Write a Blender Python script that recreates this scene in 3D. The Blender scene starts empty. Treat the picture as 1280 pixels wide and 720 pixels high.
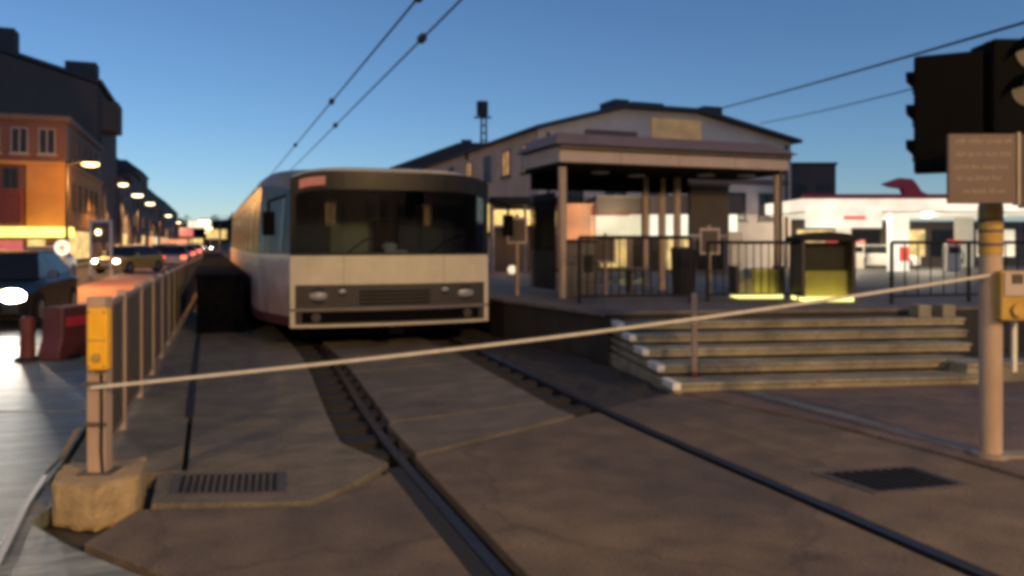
import bpy, bmesh, math, random
from mathutils import Vector, Matrix
random.seed(7)
R = math.radians
sc = bpy.context.scene
col = sc.collection
EYE = 1.6
YAW = R(20.76)
CS, SN = math.cos(YAW), math.sin(YAW)

def W(X, D, z=0.0):
    """street coordinates of a point D metres ahead and X metres to the right of the viewer"""
    return Vector((X * CS + D * SN, -X * SN + D * CS, z))

# ------------------------------------------------------------------ materials
def mat(name, color, rough=0.7, var=0.25, scale=6.0, metallic=0.0, bump=0.0, bscale=None, tint=None, spec=0.5,
        stretch=None, detail=6.0):
    m = bpy.data.materials.new(name); m.use_nodes = True
    nt = m.node_tree; b = nt.nodes['Principled BSDF']
    b.inputs['Roughness'].default_value = rough
    b.inputs['Metallic'].default_value = metallic
    b.inputs['Specular IOR Level'].default_value = spec
    tc = nt.nodes.new('ShaderNodeTexCoord')
    src = tc.outputs['Object']
    if stretch:
        mp = nt.nodes.new('ShaderNodeMapping'); mp.inputs['Scale'].default_value = stretch
        nt.links.new(src, mp.inputs['Vector']); src = mp.outputs['Vector']
    n = nt.nodes.new('ShaderNodeTexNoise'); n.inputs['Scale'].default_value = scale
    n.inputs['Detail'].default_value = detail; n.inputs['Roughness'].default_value = 0.65
    nt.links.new(src, n.inputs['Vector'])
    cr = nt.nodes.new('ShaderNodeValToRGB')
    c2 = tint or color
    lo = [max(0, c * (1 - var)) for c in color]; hi = [min(1, c * (1 + var)) for c in c2]
    cr.color_ramp.elements[0].color = (*lo, 1); cr.color_ramp.elements[0].position = .3
    cr.color_ramp.elements[1].color = (*hi, 1); cr.color_ramp.elements[1].position = .72
    nt.links.new(n.outputs['Fac'], cr.inputs['Fac'])
    nt.links.new(cr.outputs['Color'], b.inputs['Base Color'])
    mr = nt.nodes.new('ShaderNodeMapRange')
    mr.inputs['To Min'].default_value = max(.02, rough - .12); mr.inputs['To Max'].default_value = min(1, rough + .12)
    nt.links.new(n.outputs['Fac'], mr.inputs['Value']); nt.links.new(mr.outputs['Result'], b.inputs['Roughness'])
    if bump:
        n2 = nt.nodes.new('ShaderNodeTexNoise'); n2.inputs['Scale'].default_value = bscale or scale * 8
        n2.inputs['Detail'].default_value = 4
        nt.links.new(src, n2.inputs['Vector'])
        bp = nt.nodes.new('ShaderNodeBump'); bp.inputs['Strength'].default_value = bump
        bp.inputs['Distance'].default_value = 0.02
        nt.links.new(n2.outputs['Fac'], bp.inputs['Height']); nt.links.new(bp.outputs['Normal'], b.inputs['Normal'])
    return m

def ground_mat(name, color, rough, stain=.2, crack=.22, grain=60, cs=.4):
    """worn paving: speckled grain, broad stains, darker repair patches and thin wandering cracks"""
    m = bpy.data.materials.new(name); m.use_nodes = True
    nt = m.node_tree; b = nt.nodes['Principled BSDF']; L = nt.links.new
    tc = nt.nodes.new('ShaderNodeTexCoord').outputs['Object']
    def noise(sc_, det=5):
        n = nt.nodes.new('ShaderNodeTexNoise'); n.inputs['Scale'].default_value = sc_; n.inputs['Detail'].default_value = det; L(tc, n.inputs['Vector']); return n
    def rng(src, a, b_, c, d):
        r = nt.nodes.new('ShaderNodeMapRange'); L(src, r.inputs['Value'])
        for k, v in zip(('From Min', 'From Max', 'To Min', 'To Max'), (a, b_, c, d)): r.inputs[k].default_value = v
        return r.outputs['Result']
    def mul(a, b_):
        q = nt.nodes.new('ShaderNodeMath'); q.operation = 'MULTIPLY'; L(a, q.inputs[0]); L(b_, q.inputs[1]); return q.outputs[0]
    n1, n2, n3 = noise(.8, 6), noise(3.2, 6), noise(grain, 2)
    f = mul(mul(rng(n1.outputs['Fac'], .35, .65, 1 - stain, 1 + stain * .5), rng(n2.outputs['Fac'], .3, .7, .78, 1.2)), rng(n3.outputs['Fac'], .3, .7, .7, 1.3))
    wp = nt.nodes.new('ShaderNodeVectorMath'); wp.operation = 'MULTIPLY_ADD'; wp.inputs[1].default_value = (.5, .5, .5)
    L(n2.outputs['Color'], wp.inputs[0]); L(tc, wp.inputs[2])
    v = nt.nodes.new('ShaderNodeTexVoronoi'); v.feature = 'DISTANCE_TO_EDGE'; v.inputs['Scale'].default_value = cs; L(wp.outputs[0], v.inputs['Vector'])
    f = mul(f, rng(v.outputs['Distance'], .003, .014, 1 - crack, 1))
    v2 = nt.nodes.new('ShaderNodeTexVoronoi'); v2.inputs['Scale'].default_value = .33; L(wp.outputs[0], v2.inputs['Vector'])
    sp = nt.nodes.new('ShaderNodeSeparateColor'); L(v2.outputs['Color'], sp.inputs[0])
    f = mul(f, rng(sp.outputs[0], 0, 1, .86, 1.1))
    cm = nt.nodes.new('ShaderNodeVectorMath'); cm.operation = 'SCALE'; cm.inputs[0].default_value = color; L(f, cm.inputs['Scale'])
    L(cm.outputs[0], b.inputs['Base Color'])
    L(rng(n1.outputs['Fac'], .3, .7, rough - .22, min(1, rough + .1)), b.inputs['Roughness'])
    bp = nt.nodes.new('ShaderNodeBump'); bp.inputs['Strength'].default_value = .4; bp.inputs['Distance'].default_value = .02
    L(n3.outputs['Fac'], bp.inputs['Height']); L(bp.outputs['Normal'], b.inputs['Normal'])
    return m

def emis(name, color, strength, var=0.0, scale=3.0):
    m = bpy.data.materials.new(name); m.use_nodes = True
    nt = m.node_tree; b = nt.nodes['Principled BSDF']
    b.inputs['Base Color'].default_value = (.1, .1, .1, 1)
    b.inputs['Emission Color'].default_value = (*color, 1)
    b.inputs['Emission Strength'].default_value = strength
    if var:
        tc = nt.nodes.new('ShaderNodeTexCoord'); n = nt.nodes.new('ShaderNodeTexNoise')
        n.inputs['Scale'].default_value = scale; n.inputs['Detail'].default_value = 4
        nt.links.new(tc.outputs['Object'], n.inputs['Vector'])
        mr = nt.nodes.new('ShaderNodeMapRange')
        mr.inputs['From Min'].default_value = .3; mr.inputs['From Max'].default_value = .7
        mr.inputs['To Min'].default_value = strength * (1 - var); mr.inputs['To Max'].default_value = strength * (1 + var)
        nt.links.new(n.outputs['Fac'], mr.inputs['Value']); nt.links.new(mr.outputs['Result'], b.inputs['Emission Strength'])
    return m

def glass(name, tint=(.55, .6, .6), refl=0.12):
    m = bpy.data.materials.new(name); m.use_nodes = True
    nt = m.node_tree; nt.nodes.clear()
    o = nt.nodes.new('ShaderNodeOutputMaterial'); mx = nt.nodes.new('ShaderNodeMixShader')
    t = nt.nodes.new('ShaderNodeBsdfTransparent'); t.inputs['Color'].default_value = (*tint, 1)
    g = nt.nodes.new('ShaderNodeBsdfGlossy'); g.inputs['Roughness'].default_value = .03
    fr = nt.nodes.new('ShaderNodeFresnel'); fr.inputs['IOR'].default_value = 1.5
    ma = nt.nodes.new('ShaderNodeMath'); ma.operation = 'ADD'; ma.inputs[1].default_value = refl - .04
    nt.links.new(fr.outputs[0], ma.inputs[0]); nt.links.new(ma.outputs[0], mx.inputs[0])
    nt.links.new(t.outputs[0], mx.inputs[1]); nt.links.new(g.outputs[0], mx.inputs[2])
    nt.links.new(mx.outputs[0], o.inputs['Surface'])
    return m

M = {}
M['soil'] = mat('soil', (.055, .045, .035), .9, .4, .8, bump=.4)
M['asphalt'] = ground_mat('asphalt', (.13, .098, .062), .8)
M['asphalt_dark'] = mat('asphalt_dark', (.055, .05, .047), .7, .3, 1.2, bump=.3, bscale=60)
M['panel_concrete'] = ground_mat('panel_concrete', (.15, .124, .086), .82, .18, .2, 60, .6)
M['apron_concrete'] = ground_mat('apron_concrete', (.165, .14, .093), .84, .22, .22, 60, .5)
M['pale_paving'] = mat('pale_paving', (.2, .22, .185), .5, .6, 3.2, bump=.8, bscale=12, stretch=(.5, 2.2, 1))
M['red_paving'] = ground_mat('red_paving', (.14, .098, .07), .78, .2, .25, 60, .6)
M['lamplight_orange'] = mat('lamplight_orange', (.32, .14, .06), .55, .3, .6, bump=.2, bscale=40)
M['ballast'] = mat('ballast', (.03, .027, .025), .9, .6, 18, bump=1.0, bscale=22)
M['rubber'] = mat('rubber', (.012, .012, .013), .8, .3, 10)
M['rail_steel'] = mat('rail_steel', (.06, .057, .06), .42, .5, 5, metallic=.85, stretch=(6, .6, 6))
M['sleeper'] = mat('sleeper', (.014, .012, .01), .85, .3, 5)
M['kerb'] = mat('kerb', (.22, .19, .15), .8, .25, 4, bump=.2)
M['step_concrete'] = ground_mat('step_concrete', (.3, .265, .182), .82, .35, .3, 50, .9)
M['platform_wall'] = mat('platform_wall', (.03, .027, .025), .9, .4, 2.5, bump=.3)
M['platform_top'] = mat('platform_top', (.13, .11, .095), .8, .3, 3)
M['white_paint'] = mat('white_paint', (.72, .7, .62), .6, .2, 8)
M['plinth'] = mat('plinth', (.36, .26, .13), .85, .32, 5, bump=.5, bscale=26)
M['galv'] = mat('galv', (.3, .25, .2), .55, .22, 5, metallic=.3)
M['galv_dark'] = mat('galv_dark', (.085, .073, .06), .6, .3, 6, metallic=.2)
M['pole_paint'] = mat('pole_paint', (.42, .29, .2), .6, .2, 6, stretch=(1, 1, .4), tint=(.36, .27, .2))
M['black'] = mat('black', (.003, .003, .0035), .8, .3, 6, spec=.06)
M['black_soft'] = mat('black_soft', (.016, .015, .015), .75, .3, 6, spec=.25)
M['yellow'] = mat('yellow', (.8, .42, .015), .5, .12, 6)
M['yellow_dull'] = mat('yellow_dull', (.4, .25, .05), .55, .25, 9)
M['tape'] = mat('tape', (.5, .47, .42), .6, .15, 20)
M['tape_red'] = mat('tape_red', (.45, .2, .15), .6, .15, 20)
M['red_plastic'] = mat('red_plastic', (.09, .022, .025), .55, .25, 4)
M['red_sign'] = mat('red_sign', (.42, .03, .05), .5, .2, 3)
M['red_dark'] = mat('red_dark', (.12, .022, .018), .6, .3, 4)
M['cream'] = mat('cream', (.56, .49, .33), .45, .12, 3, bump=.05, bscale=8)
M['tram_pink'] = mat('tram_pink', (.4, .27, .24), .4, .25, 2.5, tint=(.45, .32, .26))
M['tram_grey'] = mat('tram_grey', (.17, .14, .125), .5, .2, 2.5)
M['tram_black'] = mat('tram_black', (.008, .008, .009), .35, .2, 4, spec=.3)
M['grille'] = mat('grille', (.034, .026, .02), .6, .3, 3)
M['cab_panel'] = mat('cab_panel', (.5, .5, .33), .8, .15, 3)
M['cab_dark'] = mat('cab_dark', (.13, .13, .13), .8, .2, 4)
M['lamp_lens'] = mat('lamp_lens', (.24, .24, .23), .2, .1, 20)
M['shelter_band'] = mat('shelter_band', (.4, .32, .28), .6, .15, 1.5)
M['shelter_roof'] = mat('shelter_roof', (.2, .14, .125), .65, .2, 1.5)
M['brown_panel'] = mat('brown_panel', (.075, .055, .042), .7, .2, 3)
M['hall_wall'] = mat('hall_wall', (.52, .44, .4), .85, .2, .5, tint=(.5, .42, .36))
M['hall_side'] = mat('hall_side', (.55, .4, .3), .85, .2, .5)
M['hall_trim'] = mat('hall_trim', (.13, .085, .075), .8, .2, 1)
M['roof_dark'] = mat('roof_dark', (.03, .03, .038), .8, .3, .8)
M['gable_dark'] = mat('gable_dark', (.07, .055, .05), .9, .2, .35)
M['brick_red'] = mat('brick_red', (.13, .06, .05), .85, .25, .8)
M['lamplit_ochre'] = mat('lamplit_ochre', (.45, .21, .06), .85, .2, .6)
M['stucco_pink'] = mat('stucco_pink', (.27, .17, .14), .85, .2, .6)
M['facade_grey'] = mat('facade_grey', (.11, .085, .075), .85, .25, .35)
M['facade_brown'] = mat('facade_brown', (.085, .06, .05), .85, .25, .35)
M['frame_dark'] = mat('frame_dark', (.05, .038, .032), .6, .2, 4)
M['frame_pale'] = mat('frame_pale', (.3, .25, .22), .6, .2, 4)
M['pane_dark'] = mat('pane_dark', (.012, .011, .012), .25, .2, 2, spec=.35)
M['white_panel'] = mat('white_panel', (.6, .58, .52), .6, .1, 3)
M['sign_brown'] = mat('sign_brown', (.1, .066, .055), .6, .2, 8)
M['sign_text'] = mat('sign_text', (.2, .15, .125), .6, .2, 12)
M['lens_dim'] = mat('lens_dim', (.02, .018, .015), .5, .3, 12)
M['wire'] = mat('wire', (.012, .014, .02), .7, .1, 4)
M['car_black'] = mat('car_black', (.008, .008, .008), .35, .2, 3, spec=.4)
M['car_white'] = mat('car_white', (.6, .58, .54), .3, .08, 3)
M['car_ochre'] = mat('car_ochre', (.5, .3, .06), .3, .1, 3)
M['car_silver'] = mat('car_silver', (.3, .29, .29), .3, .1, 3, metallic=.5)
M['tyre'] = mat('tyre', (.012, .012, .012), .85, .2, 10)
M['hill'] = mat('hill', (.02, .02, .018), .95, .5, .05)
M['shade_black'] = mat('shade_black', (.005, .005, .008), .95, .6, 9, bump=.8, spec=.05)
M['pump'] = mat('pump', (.5, .46, .4), .5, .15, 4)
M['e_red_dim'] = emis('red_display', (1, .16, .08), .28, .3, 30)
M['glass'] = glass('clear_glass', (.78, .82, .8), .06)
M['glass_wind'] = glass('windscreen_glass', (.66, .72, .77), .1)
M['glass_shelter'] = glass('shelter_glass', (.86, .84, .78), .05)
# things that give off light, and lit surfaces given their own glow
M['e_sodium'] = emis('lamp_sodium', (1, .55, .14), 14)
M['e_warm'] = emis('lamp_warm', (1, .74, .38), 8)
M['e_head'] = emis('headlight_on', (1, .93, .8), 110)
M['e_head_far'] = emis('headlight_far', (1, .88, .66), 30)
M['e_tail'] = emis('tail_on', (1, .07, .03), 10)
M['e_awning'] = emis('sign_yellow', (1, .84, .16), 2.2, .25, .8)
M['e_shop'] = emis('shop_light', (1, .68, .22), .9, .6, 1.2)
M['e_shop_orange'] = emis('shop_orange', (1, .36, .14), 1.0, .45, .6)
M['e_shop_white'] = emis('shop_white', (1, .84, .58), 1.0, .3, .7)
M['e_pink'] = emis('sign_pink', (1, .1, .16), .6, .3, 2)
M['e_fascia'] = emis('fascia_lit', (1, .82, .64), 1.25, .25, .4)
M['e_fascia_white'] = emis('fascia_white', (1, .93, .72), 1.15, .25, .5)
M['e_ceiling'] = emis('lit_ceiling', (1, .9, .68), .7, .5, .35)
M['e_lime'] = emis('lime_light', (1, .9, .28), 1.7, .1, 2)
M['e_lime_pale'] = mat('lime_panel', (.8, .68, .16), .6, .15, 3)
M['e_win'] = emis('window_lit', (1, .48, .14), .5, .5, 1.5)
M['e_amber'] = emis('amber_sign', (1, .55, .14), .2, .3, 1)
M['e_logo'] = emis('red_logo', (1, .1, .05), .9, .2, 3)

# ------------------------------------------------------------------ mesh helpers
class MB:
    def __init__(s): s.v = []; s.f = []
    def add(s, vs, fs):
        o = len(s.v); s.v += [tuple(p) for p in vs]; s.f += [tuple(i + o for i in f) for f in fs]; return s
    def hexa(s, p):
        return s.add(p, [(0, 3, 2, 1), (4, 5, 6, 7), (0, 1, 5, 4), (1, 2, 6, 5), (2, 3, 7, 6), (3, 0, 4, 7)])
    def box(s, x0, x1, y0, y1, z0, z1, rz=0, about=None):
        p = [(x0, y0, z0), (x1, y0, z0), (x1, y1, z0), (x0, y1, z0), (x0, y0, z1), (x1, y0, z1), (x1, y1, z1), (x0, y1, z1)]
        if rz:
            cx, cy = about or ((x0 + x1) / 2, (y0 + y1) / 2)
            c, q = math.cos(rz), math.sin(rz)
            p = [(cx + (a - cx) * c - (b - cy) * q, cy + (a - cx) * q + (b - cy) * c, z) for a, b, z in p]
        return s.hexa(p)
    def prism(s, poly, z0, z1):
        n = len(poly)
        a = sum(poly[i][0] * poly[(i + 1) % n][1] - poly[(i + 1) % n][0] * poly[i][1] for i in range(n))
        if a < 0: poly = poly[::-1]
        vs = [(p[0], p[1], z0) for p in poly] + [(p[0], p[1], z1) for p in poly]
        fs = [tuple(range(n))[::-1], tuple(range(n, 2 * n))] + [(i, (i + 1) % n, n + (i + 1) % n, n + i) for i in range(n)]
        return s.add(vs, fs)
    def slab_xz(s, poly, y0, y1):            # outline in x,z extruded along y
        n = len(poly)
        a = sum(poly[i][0] * poly[(i + 1) % n][1] - poly[(i + 1) % n][0] * poly[i][1] for i in range(n))
        if a < 0: poly = poly[::-1]
        vs = [(p[0], y0, p[1]) for p in poly] + [(p[0], y1, p[1]) for p in poly]
        fs = [tuple(range(n)), tuple(range(n, 2 * n))[::-1]] + [((i + 1) % n, i, n + i, n + (i + 1) % n) for i in range(n)]
        return s.add(vs, fs)
    def slab_yz(s, poly, x0, x1):
        n = len(poly)
        a = sum(poly[i][0] * poly[(i + 1) % n][1] - poly[(i + 1) % n][0] * poly[i][1] for i in range(n))
        if a < 0: poly = poly[::-1]
        vs = [(x0, p[0], p[1]) for p in poly] + [(x1, p[0], p[1]) for p in poly]
        fs = [tuple(range(n))[::-1], tuple(range(n, 2 * n))] + [(i, (i + 1) % n, n + (i + 1) % n, n + i) for i in range(n)]
        return s.add(vs, fs)
    def cyl(s, p0, p1, r0, r1=None, n=12, cap=True):
        r1 = r0 if r1 is None else r1
        p0, p1 = Vector(p0), Vector(p1); d = (p1 - p0).normalized()
        u = d.orthogonal().normalized(); w = d.cross(u)
        vs = []
        for p, r in ((p0, r0), (p1, r1)):
            for k in range(n):
                a = 2 * math.pi * k / n; vs.append(p + (u * math.cos(a) + w * math.sin(a)) * r)
        fs = [(k, (k + 1) % n, n + (k + 1) % n, n + k) for k in range(n)]
        if cap: fs += [tuple(range(n))[::-1], tuple(range(n, 2 * n))]
        return s.add(vs, fs)
    def tube(s, pts, r, n=6):
        for a, b in zip(pts[:-1], pts[1:]): s.cyl(a, b, r, r, n)
        return s
    def dome(s, c, r, sq=(1, 1, 1), n=12, m=6):
        vs = []; fs = []
        for i in range(m + 1):
            t = math.pi * i / m
            for k in range(n):
                a = 2 * math.pi * k / n
                vs.append((c[0] + r * sq[0] * math.sin(t) * math.cos(a), c[1] + r * sq[1] * math.sin(t) * math.sin(a), c[2] + r * sq[2] * math.cos(t)))
        for i in range(m):
            for k in range(n):
                fs.append((i * n + k, (i + 1) * n + k, (i + 1) * n + (k + 1) % n, i * n + (k + 1) % n))
        return s.add(vs, fs)
    def grid(s, rows):
        n = len(rows[0]); vs = [p for r in rows for p in r]
        return s.add(vs, [(i * n + j, i * n + j + 1, (i + 1) * n + j + 1, (i + 1) * n + j) for i in range(len(rows) - 1) for j in range(n - 1)])
    def build(s, name, m, parent=None, bevel=0, smooth=False, world=False):
        vs = s.v
        if world and parent:
            off = Vector(); q = parent
            while q: off += Vector(q.location); q = q.parent
            vs = [(v[0] - off[0], v[1] - off[1], v[2] - off[2]) for v in vs]
        me = bpy.data.meshes.new(name); me.from_pydata(vs, [], s.f)
        bm = bmesh.new(); bm.from_mesh(me)
        bmesh.ops.remove_doubles(bm, verts=bm.verts, dist=1e-5)
        bmesh.ops.recalc_face_normals(bm, faces=bm.faces)
        bm.to_mesh(me); bm.free()
        me.materials.append(M[m])
        o = bpy.data.objects.new(name, me); col.objects.link(o)
        if parent: o.parent = parent
        if smooth:
            for p in me.polygons: p.use_smooth = True
        if bevel:
            b = o.modifiers.new('bevel', 'BEVEL'); b.width = bevel; b.segments = 2; b.limit_method = 'ANGLE'
        return o

def tag(o, label=None, cat=None, group=None, kind=None):
    if label: o['label'] = label
    if cat: o['category'] = cat
    if group: o['group'] = group
    if kind: o['kind'] = kind
    return o
def thing(name, loc, label, cat, group=None, rz=0):
    o = bpy.data.objects.new(name, None); col.objects.link(o)
    o.location = loc; o.rotation_euler = (0, 0, rz); o.empty_display_size = .2
    return tag(o, label, cat, group)
def copy_tree(o, parent=None):
    c = o.copy(); col.objects.link(c)
    if parent: c.parent = parent
    for ch in list(o.children): copy_tree(ch, c)
    return c
def struct(mb, name, m, bevel=0):
    return tag(mb.build(name, m, bevel=bevel), kind='structure')
def light(name, loc, energy, color, radius=.15, kind='POINT', parent=None):
    l = bpy.data.lights.new(name, kind); l.energy = energy; l.color = color; l.shadow_soft_size = radius
    if kind == 'SPOT': l.spot_size = R(150); l.spot_blend = .35
    o = bpy.data.objects.new(name, l); col.objects.link(o); o.location = loc
    if parent: o.parent = parent
    return o

# ------------------------------------------------------------------ camera, world, sun
cam = bpy.data.cameras.new('camera'); co = bpy.data.objects.new('camera', cam); col.objects.link(co)
co.location = (0, 0, EYE); co.rotation_euler = (R(90), 0, -YAW)
cam.sensor_width = 36; cam.lens = 1000 / 1280 * 36; cam.shift_y = -57 / 1280
cam.clip_start = .05; cam.clip_end = 6000
sc.camera = co
wd = bpy.data.worlds.new('World'); sc.world = wd; wd.use_nodes = True
nt = wd.node_tree; bg = nt.nodes['Background']
sky = nt.nodes.new('ShaderNodeTexSky'); sky.sky_type = 'NISHITA'; sky.sun_disc = False
SUN_EL, SUN_ROT = R(25), R(150)
sky.sun_elevation = SUN_EL; sky.sun_rotation = SUN_ROT
sky.altitude = 1190; sky.air_density = 1.19; sky.dust_density = 0; sky.ozone_density = 7.2
nt.links.new(sky.outputs[0], bg.inputs['Color']); bg.inputs['Strength'].default_value = .096
sl = bpy.data.lights.new('sun', 'SUN'); sl.energy = .1; sl.angle = R(6); sl.color = (1, .72, .45)
so = bpy.data.objects.new('sun', sl); col.objects.link(so); so.location = (0, 0, 60)
so.rotation_euler = Vector((-math.sin(SUN_ROT) * math.cos(SUN_EL), -math.cos(SUN_ROT) * math.cos(SUN_EL), -math.sin(SUN_EL))).to_track_quat('-Z', 'Y').to_euler()
sc.view_settings.view_transform = 'Standard'; sc.view_settings.look = 'None'
sc.view_settings.gamma = 1; sc.view_settings.exposure = 0.0
sc.view_settings.use_curve_mapping = False

# ------------------------------------------------------------------ track geometry
def off(y):
    t = min(1, max(0, (y - 5.5) / 6.5)); return .25 * t * t * (3 - 2 * t)
def xl(y): return 1.33 + off(y)
def xr(y): return 3.52 + off(y)
def ys(a, b, st=.5):
    n = max(1, int(math.ceil((b - a) / st))); return [a + (b - a) * i / n for i in range(n + 1)]
def strip(fa, fb, a, b, z0, z1, mb=None, st=.5):
    mb = mb or MB()
    yy = ys(a, b, st)
    mb.prism([(fa(y), y) for y in yy] + [(fb(y), y) for y in reversed(yy)], z0, z1); return mb

# the setting
g = MB(); G = 3000
g.add([(-G, -G, -.12), (G, -G, -.12), (G, G, -.12), (-G, G, -.12)], [(0, 1, 2, 3)])
struct(g, 'ground', 'soil')
# distant hills with a tree line
h = MB(); rows = [[], [], []]
for i in range(121):
    a = R(-75 + i * 1.25); d = 900
    hz = 24 + 7 * math.sin(i * .31) + 4 * math.sin(i * .83 + 1) + random.uniform(-1.2, 1.2)
    rows[0].append((math.sin(a) * d, math.cos(a) * d, -1)); rows[1].append((math.sin(a) * (d + 60), math.cos(a) * (d + 60), hz))
    rows[2].append((math.sin(a) * (d + 400), math.cos(a) * (d + 400), -1))
h.grid(rows); struct(h, 'hills', 'hill')

# asphalt crossing in the foreground, three strips left between the rail grooves
yl1, yr1 = 5.82, 6.78
a = MB()
yy = ys(-6, 4.85)
poly = [(xl(y) - .05, y) for y in reversed(ys(-6, 5.62))] + [(-5, -6), (-3.2, 1.2), (.2, 3.6), (-.2, 4.2), (-.62, 4.78), (-.4, 5.28), (.59, 4.98), (.98, 5.32)]
a.prism(poly, -.11, 0)
yy = ys(-6, yl1)
poly = [(xl(y) + .105, y) for y in yy] + [(xr(y) - .11, y) for y in reversed(ys(-6, yr1))]
a.prism(poly, -.11, 0)
poly = [(xr(y) + .04, y) for y in ys(-6, 6.9)] + [(4.63, 7.35), (5.05, 5.6), (5.15, 4.4), (5.0, -6)]
a.prism(poly, -.11, 0)
struct(a, 'crossing_road', 'asphalt', .006)
# left concrete apron
a = MB()
a.prism([(-.33, 5.34), (.585, 5.05), (.93, 5.36), (1.22, 5.74), (1.0, 6.4)] + [(xl(y) - .36, y) for y in ys(6.5, 30, .6)] + [(-.14, 30), (-.14, 7.2), (-.14, 6.05), (-.33, 6.0)], -.11, .004)
a.prism([(-.18, 6.08), (-.18, 30), (-.95, 30), (-.95, 6.08)], -.11, 0)
struct(a, 'concrete_apron', 'apron_concrete', .008)
# panels between the rails
a = MB(); y = 5.86; k = 0
a.prism([(xl(5.9) + .13, 5.9), (3.17, 6.72), (3.12, 7.35), (xl(6.5) + .13, 7.0)], -.11, .003)
y = 7.38
while y < 42:
    y2 = y + 1.45
    a.prism([(xl(y) + .13, y - .32), (xr(y) - .42, y), (xr(y2) - .42, y2 - .025), (xl(y2) + .13, y2 - .345)], -.11, .003 + random.uniform(-.006, .004)); y = y2
struct(a, 'track_panel', 'panel_concrete', .006)
# open ballast
a = MB(); rr = []
for i in range(150):
    yb = 6.3 + i * .25
    rr.append([(xr(yb) + .05 + (4.95 - xr(yb) - .05) * j / 9, yb, -.05 + random.uniform(-.03, .03)) for j in range(10)])
a.grid(rr)
rr = []
for i in range(240):
    yb = 5.75 + i * .15
    rr.append([(xl(yb) - .42 + .38 * j / 4, yb, -.085 + random.uniform(-.02, .02)) for j in range(5)])
a.grid(rr)
rr = []
for i in range(240):
    yb = 6.75 + i * .15
    rr.append([(xr(yb) - .45 + .4 * j / 4, yb, -.085 + random.uniform(-.02, .02)) for j in range(5)])
a.grid(rr)
tag(a.build('ballast_gravel', 'ballast'), 'dark gravel ballast beside the rails', kind='stuff')
# sleepers show their ends in the gap beside the left rail
s0 = MB().box(-.26, 2.35, -.11, .11, -.16, -.035).build('sleeper', 'sleeper', bevel=.01)
tag(s0, 'dark sleeper end showing in the gap beside the rail', 'sleeper', 'sleepers under the tram track')
for i in range(14):
    o = s0 if i == 0 else s0.copy()
    if i: col.objects.link(o)
    yb = 6.15 + i * .52
    o.location = (xl(yb) - .1, yb, 0)
# rails
for nm, fx, side, lab in (('rail', xl, 1, 'steel rail that runs between the concrete apron and the middle panels, left of the two'),
                          ('rail', xr, -1, 'steel rail on the station side of the tram track, right of the two')):
    t = thing(nm, (fx(4), 4, 0), lab, 'rail', 'rails of the tram track')
    strip(lambda y: fx(y) - .035, lambda y: fx(y) + .035, -6, 44, -.1, -.006, st=.6).build('rail_head', 'rail_steel', t, world=True)
    if side > 0:
        strip(lambda y: fx(y) - .15, lambda y: fx(y) - .052, -6, 5.6, -.02, .003, st=.6).build('rubber_strip', 'rubber', t, world=True)
# pale pavement on the left, road, orange lamplight painted on the road
a = MB()
a.prism([(-.75, 6.0), (-1.0, 6.02), (-1.0, 8.52), (-9, 10.8), (-9, -6), (-5.1, -6), (-3.3, 1.16), (.12, 3.62), (-.27, 4.2), (-.68, 4.78), (-.97, 5.3)], -.11, -.006)
struct(a, 'paved_corner', 'pale_paving', .01)
a = MB(); a.prism([(-1.0, 8.62), (-1.0, 30), (-1.6, 30), (-1.6, 14.0), (-9, 16.2), (-9, 10.9)], -.11, -.012)
struct(a, 'paved_crossing', 'pale_paving', .01)
a = MB().prism([(-1.6, 14.05), (-1.6, 30), (-1.0, 30.02), (-1.0, 44), (-1.3, 260), (-7.8, 260), (-7.8, 15.9)], -.11, -.02)
struct(a, 'street_road', 'asphalt_dark')
a = MB().prism([(-2.4, 21), (-2.6, 120), (-4.6, 120), (-4.4, 21)], -.03, -.012)
struct(a, 'lamplight_strip', 'lamplight_orange')  # lamplight on the asphalt put into an orange road colour
a = MB().prism([(-7.8, 16.4), (-7.8, 260), (-9.0, 260), (-9.0, 16.4)], -.11, .1)
struct(a, 'far_pavement', 'kerb')
# right hand pavement before the station
a = MB()
a.prism([(5.06, -6), (5.2, 4.4), (5.1, 5.6), (4.7, 7.3), (5.2, 7.25), (14, 5.4), (14, -6)], -.11, .012)
struct(a, 'station_pavement', 'red_paving', .012)
a = MB()
a.prism([(5.52, 4.2), (5.42, 7.0), (5.30, 7.05), (5.38, 4.2)], -.02, .03)
a.prism([(5.45, 4.2), (14, 2.0), (14, 2.16), (5.45, 4.38)], -.02, .03)
struct(a, 'kerb', 'kerb', .01)
a = MB().prism([(4.72, 14), (4.72, 70), (40, 70), (60, 20), (60, 3), (14.1, 3), (14.1, 14)], -.11, -.01)
struct(a, 'forecourt', 'asphalt_dark')

# drains and a dark strip
def drain(name, pts, lab, n, z=.006):
    t = thing(name, (sum(p[0] for p in pts) / 4, sum(p[1] for p in pts) / 4, z), lab, 'drain cover')
    P = [Vector((p[0], p[1], 0)) for p in pts]
    fr = MB(); c = sum(P, Vector()) / 4
    Q = [c + (p - c) * .86 for p in P]
    for i in range(4):
        j = (i + 1) % 4; fr.prism([P[i], P[j], Q[j], Q[i]], z - .03, z + .006)
    fr.build('frame', 'galv_dark', t, world=True)
    gr = MB()
    for k in range(n):
        u0, u1 = (k + .15) / n, (k + .75) / n
        gr.prism([Q[0].lerp(Q[1], u0), Q[0].lerp(Q[1], u1), Q[3].lerp(Q[2], u1), Q[3].lerp(Q[2], u0)], z - .02, z + .004)
    gr.build('grate', 'black_soft', t, world=True)
    MB().prism(Q, z - .03, z - .004).build('pit', 'rubber', t, world=True)
drain('drain_grate', [(-.24, 5.48), (.46, 5.27), (.5, 5.74), (-.22, 5.95)], 'rectangular iron drain grate in the concrete apron beside the fence', 14)
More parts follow.
